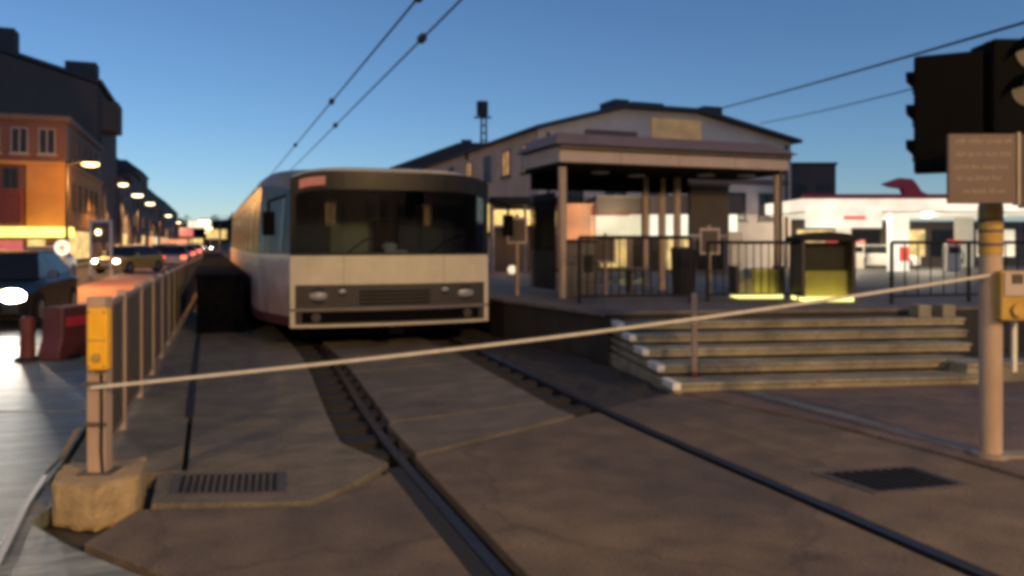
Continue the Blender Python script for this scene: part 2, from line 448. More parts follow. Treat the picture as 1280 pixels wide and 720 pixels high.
drain('drain_cover', [(3.95, 3.93), (4.68, 3.84), (4.7, 4.33), (3.9, 4.45)], 'square dark drain cover in the asphalt near the signal pole', 9, .004)
t = MB().box(-.2, -.13, 7.9, 15.5, -.05, .012).build('dark_strip', 'rubber')  # narrow near-black strip laid along the fence
tag(t, 'long narrow dark strip running along the fence', 'drain')

# ------------------------------------------------------------------ left fence, post, yellow box, plinth
t = thing('track_fence', (-.72, 6.1, 0), 'brown metal railing fence with close vertical bars along the tram track', 'fence')
fdir = Vector((math.sin(R(.9)), math.cos(R(.9)), 0)); p0 = Vector((-.72, 6.1, 0)); L = 1.5
for i in range(20):
    q0 = p0 + fdir * (L * i); q1 = p0 + fdir * (L * (i + 1)); q0.z = q1.z = -.02
    top = 1.16 - .008 * i
    if i: MB().box(q0.x - .035, q0.x + .035, q0.y - .035, q0.y + .035, -.05, top + .04).build('post', 'pole_paint' if i in (1, 2, 3) else 'galv', t, .006, world=True)
    if i < 9:
        b = MB(); n = 56
        for k in range(1, n):
            q = q0.lerp(q1, k / n); b.box(q.x - .013, q.x + .013, q.y - .011, q.y + .011, .1, top - .03)
        b.build('bar_panel', 'galv_dark', t, world=True)
    else:
        b = MB(); n = 14
        for k in range(1, n):
            q = q0.lerp(q1, k / n); b.box(q.x - .014, q.x + .014, q.y - .014, q.y + .014, .1, top - .03)
        b.build('bar_panel', 'galv_dark', t, world=True)
    for z in (top - .03, .1):
        rl = MB()
        rl.hexa([(q0.x - .02, q0.y, z - .02), (q0.x + .02, q0.y, z - .02), (q1.x + .02, q1.y, z - .02), (q1.x - .02, q1.y, z - .02),
                 (q0.x - .02, q0.y, z + .02), (q0.x + .02, q0.y, z + .02), (q1.x + .02, q1.y, z + .02), (q1.x - .02, q1.y, z + .02)])
        rl.build('rail_bar', 'galv', t, world=True)
o = MB().prism([(-.88, 5.42), (-.62, 5.22), (-.39, 5.4), (-.39, 5.86), (-.88, 5.86)], -.1, .172).build('concrete_plinth', 'plinth', bevel=.02)
o.modifiers.clear()
bm = bmesh.new(); bm.from_mesh(o.data)
bmesh.ops.triangulate(bm, faces=[f for f in bm.faces if len(f.verts) > 4])
bmesh.ops.subdivide_edges(bm, edges=bm.edges[:], cuts=7, use_grid_fill=True)
from mathutils import noise as mnoise
for v in bm.verts:
    e = max((f.normal.angle(g_.normal) for f in v.link_faces for g_ in v.link_faces), default=0)
    k = .02 if e > .5 else .007
    v.co += v.normal * (mnoise.noise(v.co * 14) * k - (k * .45 if e > .5 else 0))
bm.to_mesh(o.data); bm.free()
tag(o, 'tan concrete foot block under the yellow boxed post', 'concrete block')
t = thing('fence_post', (-.635, 5.57, .17), 'pale square post with a yellow box at its top at the fence end', 'post', rz=-YAW)
MB().box(-.058, .058, -.05, .05, 0, 1.09).build('pole', 'pole_paint', t, .01)
yb = MB().box(-.022, .106, -.12, -.052, .65, 1.03).build('signal_box', 'yellow', t, .015)
MB().box(-.015, .098, -.124, -.117, .83, .838).build('seam', 'yellow_dull', yb)
MB().cyl((.042, -.118, .73), (.042, -.135, .73), .026, n=14).build('button', 'yellow_dull', yb)
for x, z in ((-.005, .675), (.089, .675), (-.005, 1.005), (.089, 1.005)): MB().cyl((x, -.119, z), (x, -.124, z), .006, n=8).build('screw', 'galv_dark', yb)
MB().tube([(.04, -.06, .62), (.045, -.065, .4), (.04, -.062, .15), (.05, -.06, 0)], .008).build('cable', 'black', t)
for z in (.3, .55): MB().box(-.07, .07, -.068, -.051, z, z + .02).build('clip', 'galv_dark', t)
MB().box(-.1, .1, -.085, .085, 0, .012).build('base_plate', 'galv_dark', t)
# near-black block standing in for the shade between fence and tram
t = thing('shade_block', (.1, 15.4, 0), 'low near-black block standing for the shade between the fence and the tram', 'wall')
MB().box(-.2, .6, 15.0, 46, -.1, .98).build('wall_body', 'shade_black', t, .03, world=True)
MB().box(-.23, .63, 14.97, 46, .98, 1.04).build('coping', 'shade_black', t, .01, world=True)

# ------------------------------------------------------------------ barrier tape and its posts
def ribbon(pts, wv, th=.0015):
    mb = MB(); n = len(pts)
    d = Vector((SN, CS, 0)) * th
    for i in range(n - 1):
        A, B = Vector(pts[i]), Vector(pts[i + 1]); u = Vector(wv) * .5
        mb.hexa([A - u - d, B - u - d, B - u + d, A - u + d, A + u - d, B + u - d, B + u + d, A + u + d])
    return mb
A = W(-2.58, 4.90, .71); B = W(3.50, 5.86, 1.36)
pts = [A.lerp(B, i / 24) + Vector((0, 0, -.05 * math.sin(math.pi * i / 24))) for i in range(25)]
o = ribbon(pts, (0, 0, .021)).build('barrier_tape', 'tape')
tag(o, 'pale barrier tape stretched across the track from fence post to signal pole', 'barrier tape')
pts = [W(-2.66, 4.9, .46), W(-2.93, 5.2, .2), W(-3.2, 5.5, .012), W(-2.95, 4.85, .006), W(-2.55, 3.95, .006)]
o = ribbon(pts, (.045, -.02, .02)).build('tape_end', 'tape')
tag(o, 'loose pale tape end trailing from the post down onto the paving', 'tape end')
t = thing('handrail_post', W(5.1 * 1.0 - 3.04, 9.04, 0), 'thin pale post with a dark foot standing before the stair corner', 'post')
MB().cyl((0, 0, 0), (0, 0, 1.0), .035, n=12).build('shaft', 'pole_paint', t, smooth=False)
MB().cyl((0, 0, 0), (0, 0, .14), .05, n=12).build('foot', 'red_dark', t)
MB().dome((0, 0, 1.0), .036, n=12).build('cap', 'pole_paint', t, smooth=True)

# ------------------------------------------------------------------ bollard and plastic barrier, left
t = thing('bollard', W(-6.6, 10.9, -.01), 'dark red bollard standing on the pale wet paving', 'bollard')
MB().cyl((0, 0, 0), (0, 0, .56), .1, .09, n=14).build('shaft', 'red_dark', t, smooth=False)
MB().cyl((0, 0, 0), (0, 0, .05), .17, .14, n=14).build('base_plate', 'black_soft', t)
MB().dome((0, 0, .56), .09, (1, 1, .5), 14).build('cap', 'red_dark', t, smooth=True)
t = thing('road_barrier', W(-6.2, 11.6, -.01), 'red plastic road barrier beside the black car', 'road barrier', rz=R(62))
MB().slab_xz([(-.75, 0), (.75, 0), (.75, .12), (.68, .3), (.66, .72), (-.66, .72), (-.68, .3), (-.75, .12)], -.16, .16).build('barrier_body', 'red_plastic', t, .03)
MB().box(-.6, .6, -.172, .172, .45, .58).build('reflector_band', 'red_sign', t, .004)
for xx in (-.5, .5): MB().box(xx - .12, xx + .12, -.22, .22, -.005, .06).build('foot', 'black_soft', t, .01)

# ------------------------------------------------------------------ tram
TX, TY = 2.675, 12.1
tr = thing('tram', (TX, TY, 0), 'cream fronted tram standing on the track beside the platform', 'tram')
def fy(x, w=1.55): return .16 * (abs(x) / w) ** 2.2
NW = 1.55
def band(z0, z1, x0=-NW, x1=NW, push=0.0, n=20, lean=0.0, th=.05):
    rows = []
    mb = MB(); xs = [x0 + (x1 - x0) * i / n for i in range(n + 1)]
    def fp(x, z, dy):
        if z > 2.3: z -= .13 * (abs(x) / 1.55) ** 7
        return (x, fy(x) - push + dy + lean * max(0, z - 1.4), z)
    mb.grid([[fp(x, z0, 0) for x in xs], [fp(x, z1, 0) for x in xs]])
    mb.grid([[fp(x, z1, th) for x in xs], [fp(x, z0, th) for x in xs]])
    mb.grid([[fp(x, z1, 0) for x in xs], [fp(x, z1, th) for x in xs]])
    mb.grid([[fp(x, z0, th) for x in xs], [fp(x, z0, 0) for x in xs]])
    for x in (x0, x1):
        mb.add([fp(x, z0, 0), fp(x, z1, 0), fp(x, z1, th), fp(x, z0, th)], [(0, 1, 2, 3)])
    return mb
LN = -.015
def shell_section(y, w, zt, zb=.36, rnd=.42):
    pts = [(-w, zb)]
    pts += [(-w, .9), (-w, 1.42)]
    for k in range(7):
        a = math.pi / 2 * k / 6
        pts.append((-w * (1 - .035) + rnd * (1 - math.cos(a)), zt - rnd * .62 + rnd * .62 * math.sin(a)))
    pts += [(-.4, zt + .06), (.4, zt + .06)]
    r = [(-p[0], p[1]) for p in pts[:-2]][::-1]
    return [(x, y, z) for x, z in pts + r]
secs = [(.17 + LN * .6, 1.545, 2.62), (.5, 1.66, 2.70), (.95, 1.8, 2.75), (1.6, 1.93, 2.78), (2.4, 1.95, 2.79), (17.6, 1.95, 2.79)]
def shell_part(i0, i1, name, m, smooth=False):
    rows = [shell_section(*s)[i0:i1] for s in secs]
    return MB().grid(rows).build(name, m, tr, smooth=smooth)
ns = len(shell_section(0, 1.5, 2.6))
sp = shell_part(0, 3, 'side_panel', 'tram_pink')
shell_part(2, 4, 'window_band', 'tram_black')
shell_part(3, ns - 3, 'roof', 'tram_grey', True)
shell_part(ns - 4, ns - 2, 'window_band', 'tram_black')
shell_part(ns - 3, ns, 'side_panel', 'tram_pink')
MB().add(shell_section(17.6, 1.95, 2.79), [tuple(range(ns))]).build('rear_wall', 'tram_grey', tr)
# roof brow over the windscreen
xs = [-1.5 + 3.0 * i / 20 for i in range(21)]
def brow(x, d, z): return (x, fy(x) + d, z - .17 * (abs(x) / 1.55) ** 5)
MB().grid([[brow(x, .10, 2.66) for x in xs], [brow(x, .13, 2.715) for x in xs], [brow(x, .3, 2.76) for x in xs], [brow(x, .9, 2.80) for x in xs]]).build('roof_brow', 'cream', tr, smooth=True)
fr = band(.34, 1.405, th=.04); 
hd = band(2.40, 2.68, -1.52, 1.52, lean=LN).build('destination_panel', 'tram_black', tr)
ds = band(2.47, 2.60, -1.42, -1.05, push=.012, lean=LN, n=4, th=.01).build('number_display', 'e_red_dim', hd)
ws = band(1.43, 2.39, -1.5, 1.5, lean=LN, th=.012).build('windscreen', 'glass_wind', tr)
wf = MB()
for (z0, z1, x0, x1) in ((1.405, 1.435, -NW, NW), (1.405, 2.68, -NW, -1.47), (1.405, 2.68, 1.47, NW)):
    bb = band(z0, z1, x0, x1, push=.006, lean=LN, n=18 if x1 - x0 > 1 else 2); wf.add(bb.v, bb.f)
wf.build('windscreen_frame', 'tram_black', ws)
for x in (-.75, .55):
    w = MB(); w.tube([(x, fy(x) - .03, 1.42), (x + .25, fy(x) - .03, 1.62), (x + .62, fy(x) - .01, 1.73)], .012); w.build('wiper', 'black', ws)
band(.965, 1.402, push=.012).build('cream_band', 'cream', tr)
for x in (-.78, .78): band(.97, 1.4, x - .004, x + .004, push=.0125, n=1, th=.01).build('seam', 'tram_grey', tr)
gp = band(.36, .962, th=.04).build('grille_panel', 'grille', tr)
sl_ = MB()
for z in (.66, .72, .78, .84):
    bb = band(z, z + .025, -.55, .55, push=.012, n=8, th=.014); sl_.add(bb.v, bb.f)
sl_.build('slats', 'black', gp)
band(.40, .56, -1.38, 1.38, push=.01, th=.02).build('bumper_slot', 'black', gp)
band(.575, .615, -1.55, 1.55, push=.03, th=.03).build('bumper', 'tram_grey', tr)
band(.335, .372, -1.55, 1.55, push=.035, th=.04).build('skirt_edge', 'cream', tr)
for sx in (-1, 1):
    bb = band(.37, .97, sx * 1.55 if sx < 0 else 1.48, -1.48 if sx < 0 else 1.55, push=.02, n=2, th=.03); bb.build('corner_trim', 'cream', tr)
    for (x, z, r, sq) in ((1.14, .80, .095, 1.6), (.80, .865, .062, 1.3)):
        hl = MB().dome((sx * x, fy(x) + .0, z), r, (sq, .35, .75), 16, 8).build('headlight', 'lamp_lens', tr, smooth=True)
        MB().cyl((sx * x, fy(x) - .012, z), (sx * x, fy(x) + .02, z), r * 1.25, n=20).build('bezel', 'black_soft', hl)
    MB().cyl((sx * 1.18, fy(1.18) - .03, .48), (sx * 1.18, fy(1.18) + .03, .48), .07, n=14).build('fog_lamp', 'grille', tr)
    m_ = MB(); m_.tube([(sx * 1.6, .25, 2.3), (sx * 1.86, .05, 2.2), (sx * 1.86, .05, 2.05)], .02); mo = m_.build('mirror_arm', 'black', tr)
    MB().box(sx * 1.86 - .09, sx * 1.86 + .09, .02, .08, 1.7, 2.05).build('mirror', 'black', mo, .02)
# cab side windows and saloon windows on the left side (each a part)
def side_pt(y, z):
    for a_, b_ in zip(secs[:-1], secs[1:]):
        if a_[0] <= y <= b_[0]:
            f = (y - a_[0]) / (b_[0] - a_[0]); w = a_[1] + (b_[1] - a_[1]) * f
            return -w * (1 - .035 * max(0, min(1, (z - 1.42) / .95)))
    return -1.95
for sx in (1, -1):
    for (y0, y1) in [(.42, 1.45)] + [(2.7 + 2.1 * k, 4.5 + 2.1 * k) for k in range(7)]:
        b = MB()
        P = [(side_pt(y0, 1.46) - .012, y0, 1.46), (side_pt(y1, 1.46) - .012, y1, 1.46), (side_pt(y1, 2.3) - .012, y1, 2.3), (side_pt(y0, 2.3) - .012, y0, 2.3)]
        Q = [(p[0] + .03, p[1], p[2]) for p in P]
        P = [(p[0] * sx, p[1], p[2]) for p in P]; Q = [(p[0] * sx, p[1], p[2]) for p in Q]
        b.hexa(P + Q); b.build('side_window', 'pane_dark', tr)
for z0, z1, m in ((.36, .5, 'red_plastic'), (1.36, 1.415, 'cream')):
    b = MB(); rows = []
    yy_ = [s[0] for s in secs]
    b.grid([[(side_pt(y, z) - .008, y, z) for y in yy_] for z in (z0, z1)])
    b.grid([[(side_pt(y, z) + .01, y, z) for y in yy_] for z in (z1, z0)])
    b.build('side_stripe', m, tr)
# cab interior
cabin = MB().box(-1.45, 1.45, .35, 1.9, 1.18, 1.24).build('cab_floor', 'cab_dark', tr)
MB().box(-1.5, 1.5, .26, .62, 1.24, 1.44).build('dashboard', 'cab_dark', tr, .03)
MB().box(-1.7, 1.7, 1.9, 1.94, 1.2, 2.62).build('cab_partition', 'cab_dark', tr)
pd = MB().box(-.72, .35, 1.86, 1.9, 1.25, 1.95).build('partition_door', 'cab_panel', tr)
MB().box(-.06, .12, 1.85, 1.9, 1.95, 2.45).build('door_window', 'cab_panel', pd)
st = MB().box(-.05, .42, 1.15, 1.6, 1.3, 1.42); st.box(-.03, .4, 1.52, 1.64, 1.42, 2.0); st.build('driver_seat', 'black_soft', tr, .04)
MB().box(-.06, .28, .36, .52, 1.44, 1.475).build('paper_pile', 'white_paint', tr, .01)
MB().dome((.02, .5, 1.53), .12, (1.1, .6, .6), 10, 6).build('cloth_bundle', 'white_panel', tr, smooth=True)
# underframe
MB().box(-1.35, 1.35, .5, 17.2, .16, .36).build('underframe', 'black', tr)
for yb in (3.2, 5.0, 13.0, 14.8):
    for sx in (-1.095, 1.095):
        MB().cyl((sx - .07, yb, .33), (sx + .07, yb, .33), .33, n=20).build('wheel', 'galv_dark', tr)
cp = MB().box(-.12, .12, -.12, .5, .2, .33); cp.build('coupler', 'black', tr, .02)

# ------------------------------------------------------------------ platform, stairs, railing
pf = thing('tram_platform', (4.72, 13.6, 0), 'raised concrete tram platform with a dark side wall beside the tram', 'platform')
PZ = .62
PP = [(5.22, 9.95), (4.72, 13.5), (4.72, 60), (13.5, 60), (13.5, 9.05), (10.45, 9.0), (5.3, 10.2)]
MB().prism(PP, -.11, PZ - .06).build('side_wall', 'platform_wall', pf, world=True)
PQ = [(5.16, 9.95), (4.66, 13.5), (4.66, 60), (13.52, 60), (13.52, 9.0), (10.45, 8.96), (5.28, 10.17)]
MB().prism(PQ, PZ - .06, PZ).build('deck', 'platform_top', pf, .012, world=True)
# stairs in their own frame: x right, y up the flight
ST = R(13)
stx = thing('platform_stairs', (4.63, 7.36, 0), 'wide flight of shallow concrete steps up to the platform', 'stairs', rz=-ST)
rise, tread = PZ / 6, .58
ends = [3.6, 3.95, 4.35, 4.75, 5.15]
for k in range(5):
    z1 = rise * (k + 1); lx = .12 * 0 - .0 + (.0 if k else .0)
    x0 = [0, .02, .02, .03, .04][k]
    st_ = MB().box(x0, ends[k], tread * k, tread * 5 + .02, rise * k - (.1 if k == 0 else 0), z1 - .035); st_.build('step', 'step_concrete', stx, .008)
    MB().box(x0 - .012, ends[k] + .01, tread * k - .03, tread * k + .3, z1 - .034, z1).build('nosing', 'step_concrete', stx, .008)
    MB().box(x0 - .02, x0 + .07, tread * k - .038, tread * k + .34, z1 - .075, z1 + .003).build('nosing_mark', 'white_paint', stx, .006)
t = thing('stair_side_wall', (8.05, 6.5, 0), 'low concrete side wall at the foot of the stairs behind the signal pole', 'wall', rz=-ST)
MB().box(0, 3.0, .2, .5, -.1, .18).build('wall_body', 'step_concrete', t, .01)
MB().box(-.02, 3.02, .17, .53, .18, .22).build('coping', 'step_concrete', t, .008)
for k in range(2):
    o = MB().box(0, .2, 0, .25, 0, .18).build('stone_block', 'step_concrete', bevel=.015)
    sp_ = Matrix.Rotation(-ST, 3, 'Z') @ Vector((4.5 + .38 * k, 2.4, 0)) + Vector((4.63, 7.36, rise * 5))
    o.location = sp_; o.rotation_euler = (0, 0, -ST)
    tag(o, ['small stone block on the top step, nearer the handrail post', 'small stone block at the very end of the top step by the signal pole'][k], 'stone block', 'stone blocks on the stairs')

def railing(name, pts, label, group, H=1.06, m='black_soft', bars=True, step=.13, z=PZ):
    t = thing(name, (pts[0][0], pts[0][1], z), label, 'railing', group)
    for i, (p, q) in enumerate(zip(pts[:-1], pts[1:])):
        p, q = Vector((*p, z)), Vector((*q, z)); L = (q - p).length; n = max(1, round(L / 1.3))
        for k in range(n + (1 if i == len(pts) - 2 else 0)):
            c = p.lerp(q, k / n); MB().cyl(c, c + Vector((0, 0, H)), .03, n=8).build('post', m, t, world=True)
        MB().cyl(p + Vector((0, 0, H)), q + Vector((0, 0, H)), .028, n=8).build('handrail', m, t, world=True)
        MB().cyl(p + Vector((0, 0, .12)), q + Vector((0, 0, .12)), .018, n=6).build('lower_rail', m, t, world=True)
        if bars:
            b = MB(); nb = int(L / step)
            for k in range(1, nb):
                c = p.lerp(q, k / nb); b.cyl(c + Vector((0, 0, .12)), c + Vector((0, 0, H)), .011, n=5)
            b.build('baluster', m, t, world=True)
    return t
railing('platform_railing', [(4.95, 24), (4.95, 17.5)], 'thin railing along the platform edge beside the tram', 'railings on the platform', step=.2)
railing('platform_railing', [(5.55, 11.6), (7.3, 11.1)], 'dark railing with a curved top left of the stair head', 'railings on the platform')
railing('platform_railing', [(7.7, 11.2), (9.3, 10.9)], 'dark railing between the stairs and the glowing yellow counter', 'railings on the platform', H=.98)
railing('platform_railing', [(10.2, 9.8), (13.2, 9.5)], 'long dark railing behind the signal pole', 'railings on the platform', H=.98, step=.25)

# ------------------------------------------------------------------ station shelter
sh = thing('station_shelter', (5.75, 12.7, PZ), 'tram stop shelter with a deep pale roof edge on slim columns', 'shelter')
X0, X1, Y0, Y1 = 5.7, 10.6, 12.7, 14.5
MB().box(X0, X1, Y0, Y1, 3.0, 3.30).build('roof_edge', 'shelter_band', sh, .02, world=True)
rf = MB().hexa([(X0 - .15, Y0 - .15, 3.302), (X1 + .12, Y0 - .15, 3.302), (X1 + .12, Y1, 3.302), (X0 - .15, Y1, 3.302), (X0 + .1, Y0 + .3, 3.55), (X1 - .2, Y0 + .3, 3.55), (X1 - .2, Y1 - .3, 3.55), (X0 + .1, Y1 - .3, 3.55)])
rf.build('roof', 'shelter_roof', sh, .01, world=True)
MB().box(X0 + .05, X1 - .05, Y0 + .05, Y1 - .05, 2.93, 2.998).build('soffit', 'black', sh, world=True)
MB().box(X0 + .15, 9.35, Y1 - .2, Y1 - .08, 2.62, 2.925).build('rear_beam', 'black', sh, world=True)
for (x, y) in ((5.82, 12.85), (10.45, 12.85), (8.35, 14.35), (8.75, 14.35), (9.02, 14.2)):
    MB().cyl((x, y, PZ), (x, y, 2.94), .075, n=14).build('column', 'pole_paint', sh, world=True)
for (x, y) in ((9.1, 13.3), (9.9, 13.1), (7.9, 13.9), (6.9, 13.5)):
    MB().cyl((x, y, 2.9), (x, y, 2.935), .17, n=16).build('ceiling_lamp', 'white_panel', sh, world=True)
MB().box(X0 - .02, X1 + .02, Y0 - .075, Y0 - .004, 3.22, 3.29).build('gutter', 'galv_dark', sh, .01, world=True)
MB().cyl((10.45, 12.755, PZ), (10.45, 12.735, 3.22), .025, n=8).build('downpipe', 'galv_dark', sh, world=True)
for x in (6.9, 8.1, 9.35): MB().box(x - .004, x + .004, Y0 - .003, Y0 - .001, 3.0, 3.22).build('seam', 'hall_trim', sh, world=True)
pn = MB().box(9.35, 10.3, 14.2, 14.32, 1.75, 2.78).build('board_panel', 'brown_panel', sh, .015, world=True)
MB().box(9.33, 10.32, 14.18, 14.34, 2.78, 2.84).build('board_cap', 'shelter_band', pn, .008, world=True)
gl = MB()
for (xa, xb) in ((5.9, 7.1), (7.15, 8.45)): gl.box(xa, xb, 14.3, 14.315, .75, 2.5)
gl.build('rear_glass', 'glass_shelter', sh, world=True)
MB().box(5.78, 5.8, 13.1, 14.3, .75, 2.5).build('side_glass', 'glass_shelter', sh, world=True)
bn = MB().box(6.2, 8.0, 13.8, 14.2, 1.05, 1.11).build('bench', 'galv_dark', sh, .01, world=True)
for x in (6.4, 7.8): MB().box(x - .03, x + .03, 13.9, 14.1, PZ, 1.049).build('bench_leg', 'galv_dark', bn, world=True)

# glowing yellow counters and a white panel on the platform
def cp(u, v, z=PZ):
    D = (EYE - z) * 1000 / (v - 303); return W((u - 640) / 1000 * D, D, z)
k1 = thing('glass_kiosk', cp(1036, 377), 'small glass kiosk with a curved dark top and a glowing yellow base', 'kiosk', rz=-YAW)
MB().box(-.42, .42, 0, .6, 0, .07).build('base_light', 'e_lime', k1, .01)
MB().box(-.41, .41, .2, .24, .071, .5).build('yellow_panel', 'e_lime_pale', k1)
MB().box(-.41, .41, .01, .025, .075, .98).build('front_glass', 'glass', k1)
MB().box(-.41, .41, .26, .58, .072, .98).build('rear_cabinet', 'galv_dark', k1)
for x in (-.42, .42): MB().box(x - .025, x + .025, -.01, .6, .072, 1.0).build('frame', 'frame_dark', k1)
MB().slab_xz([(-.5, 1.0), (.5, 1.0), (.5, 1.06), (.3, 1.13), (0, 1.16), (-.3, 1.13), (-.5, 1.06)], -.06, .66).build('top', 'black_soft', k1, .01)
k2 = thing('glass_counter', cp(952, 373), 'low glass counter with a glowing yellow base left of the kiosk', 'counter', rz=-YAW)
MB().box(-.42, .38, 0, .5, 0, .07).build('base_light', 'e_lime', k2, .01)
MB().box(-.1, .37, .2, .24, .071, .5).build('yellow_panel', 'e_lime_pale', k2)
MB().box(-.41, -.11, .25, .29, .071, .34).build('side_panel', 'shelter_band', k2)
MB().box(-.41, .37, .01, .025, .075, .5).build('front_glass', 'glass', k2)
for x in (-.42, .38): MB().box(x - .025, x + .025, -.01, .5, .072, .56).build('frame', 'frame_dark', k2)
o = MB().box(-.15, .15, -.04, .04, 0, 1.2).build('white_column_panel', 'white_panel', bevel=.01)
o.location = cp(955, 366) + Vector((0, .9, 0)); o.rotation_euler = (0, 0, -YAW)
tag(o, 'upright white panel standing behind the low glowing counter', 'panel')
t = thing('ticket_machine', cp(726, 372), 'dark grey ticket cabinet left of the stair railing', 'ticket machine', rz=-YAW)
MB().box(-.3, .3, 0, .4, 0, .98).build('cabinet', 'galv_dark', t, .02)
MB().box(-.32, .32, -.02, .42, .98, 1.02).build('lid', 'black_soft', t, .01)
MB().box(.05, .22, -.012, 0, .45, .75).build('screen', 'pane_dark', t)
t = thing('litter_bin', cp(868, 372) + Vector((.1, .5, 0)), 'dark litter bin beside the shelter columns', 'bin', rz=-YAW)
MB().cyl((0, 0, 0), (0, 0, .85), .2, .24, n=16).build('bin_body', 'black_soft', t)
MB().cyl((0, 0, .85), (0, 0, .9), .26, .2, n=16).build('rim', 'galv_dark', t)

for u_, v_, hh, lab in ((770, 372, 1.15, 'slim information post with a small board left of the bin'), (905, 371, 1.3, 'slim information post with a small board right of the bin'), (655, 372, 1.5, 'slim information post with a small board near the tram corner')):
    t = thing('information_post', cp(u_, v_) + Vector((.1, .6, 0)), lab, 'information post', 'information posts on the platform', rz=-YAW)
    MB().cyl((0, 0, 0), (0, 0, hh), .035, n=10).build('post', 'pole_paint', t)
    MB().box(-.19, .19, -.06, -.036, hh - .55, hh - .05).build('board', 'shelter_band', t, .01)
    MB().box(-.15, .15, -.066, -.061, hh - .5, hh - .1).build('notice', 'brown_panel', t)

# ------------------------------------------------------------------ station hall with pediment
hb = thing('station_hall', (17.4, 41.5, 0), 'large station hall with a broad gable and lit side windows', 'building')
gab = [(17.4, 0), (34.8, 0), (34.8, 8.0), (27.7, 9.42), (22.75, 9.42), (17.4, 8.0)]
MB().slab_xz(gab, 41.5, 67).build('wall', 'hall_wall', hb, world=True)
MB().box(17.3, 17.398, 41.5, 67, .5, 7.95).build('side_wall', 'hall_side', hb, world=True)
rf = MB()
for a_, b_ in (((17.0, 7.9), (22.7, 9.44)), ((22.7, 9.44), (27.75, 9.44)), ((27.75, 9.44), (35.2, 7.9))):
    rf.slab_xz([(a_[0], a_[1] + .01), (b_[0], b_[1] + .01), (b_[0], b_[1] + .22), (a_[0], a_[1] + .22)], 40.9, 67.4)
ro = rf.build('roof', 'roof_dark', hb, world=True)
MB().box(30.0, 31.4, 44, 45.4, 8.6, 10.45).build('chimney', 'roof_dark', ro, .03, world=True)
for (x0, x1, z1) in ((22.9, 24.0, 10.3), (24.1, 26.4, 10.22)):
    MB().box(x0, x1, 43, 45, 9.7, z1).build('roof_vent', 'roof_dark', ro, .1, world=True)
MB().box(17.6, 34.6, 41.38, 41.498, 6.6, 6.95).build('cornice', 'hall_trim', hb, .02, world=True)
MB().box(17.6, 34.6, 41.42, 41.498, 5.2, 5.55).build('cornice', 'hall_trim', hb, .02, world=True)
MB().box(24.6, 28.0, 41.4, 41.498, 7.55, 9.0).build('amber_sign', 'e_amber', hb, .02, world=True)
MB().box(20.2, 23.6, 41.42, 41.498, 7.5, 8.1).build('name_board', 'hall_trim', hb, .02, world=True)
for x in (17.9, 34.4): MB().cyl((x, 41.4, 0), (x, 41.4, 7.8), .09, n=8).build('downpipe', 'hall_trim', hb, world=True)
def window(parent, p, ux, n, w, h, lit=None, frame='frame_dark', world=True):
    """framed window standing 6 cm proud of a wall: p is its lower middle, ux along the wall, n outwards"""
    ux, n, p = Vector(ux), Vector(n), Vector(p)
    def bar(mb, a0, a1, z0, z1, d0, d1):
        P = []
        for z in (z0, z1):
            for (a_, d_) in ((a0, d0), (a1, d0), (a1, d1), (a0, d1)):
                q = p + ux * a_ + n * d_; P.append((q.x, q.y, q.z + z))
        mb.hexa(P)
    f = .07
    mb = MB()
    for args in ((-w / 2, w / 2, 0, f), (-w / 2, w / 2, h - f, h), (-w / 2, -w / 2 + f, f, h - f), (w / 2 - f, w / 2, f, h - f), (-f / 2, f / 2, f, h - f)):
        bar(mb, *args, .005, .07)
    fo = mb.build('window', frame, parent, world=world)
    mb = MB(); bar(mb, -w / 2 + f * .5, w / 2 - f * .5, f * .5, h - f * .5, .004, .022)
    mb.build('pane', lit or 'pane_dark', fo, world=world)
    mb = MB(); bar(mb, -w / 2 - .1, w / 2 + .1, -.12, -.005, .004, .16); mb.build('sill', frame, fo, world=world)
    return fo
for k, y in enumerate((43.2, 46.6, 50.2, 54.2, 58.6, 63)):
    window(hb, (17.298, y, 5.7), (0, 1, 0), (-1, 0, 0), 1.3, 1.6, 'e_win' if k in (0, 1, 3) else None)
    window(hb, (17.298, y, 2.2), (0, 1, 0), (-1, 0, 0), 1.3, 2.0, 'e_shop' if k in (1, 2, 4) else None)
for x in (19.4, 22.2, 25, 27.8, 30.6, 33):
    window(hb, (x, 41.498, 3.0), (1, 0, 0), (0, -1, 0), 1.4, 1.7)
# awning with lights at the foot of the hall, left
aw = thing('cafe_pavilion', W(-.1, 24.5, 0), 'small brightly lit cafe pavilion under a dark awning behind the tram', 'pavilion', rz=-YAW)
MB().box(-.6, 1.6, 0, 3, 2.75, 3.0).build('roof', 'black_soft', aw, .03)
MB().hexa([(-.5, -.02, 2.6), (1.5, -.02, 2.6), (1.5, .05, 2.6), (-.5, .05, 2.6), (-.5, .2, 2.74), (1.5, .2, 2.74), (1.5, .3, 2.74), (-.5, .3, 2.74)]).build('awning', 'frame_dark', aw)
MB().box(-.5, 1.5, 1.0, 1.05, 2.15, 2.7).build('light_box', 'e_shop', aw)
for x in (-.5, .5, 1.5): MB().cyl((x, .1, -.1), (x, .1, 2.74), .05, n=10).build('column', 'pole_paint', aw)
MB().box(-.5, 1.5, 2.5, 2.6, -.1, 2.1).build('rear_wall', 'facade_brown', aw)
for (x, z) in ((.1, .75), (1.15, .55)): MB().dome((x, .4, z), .14, n=12).build('globe_lamp', 'e_shop_white', aw, smooth=True)

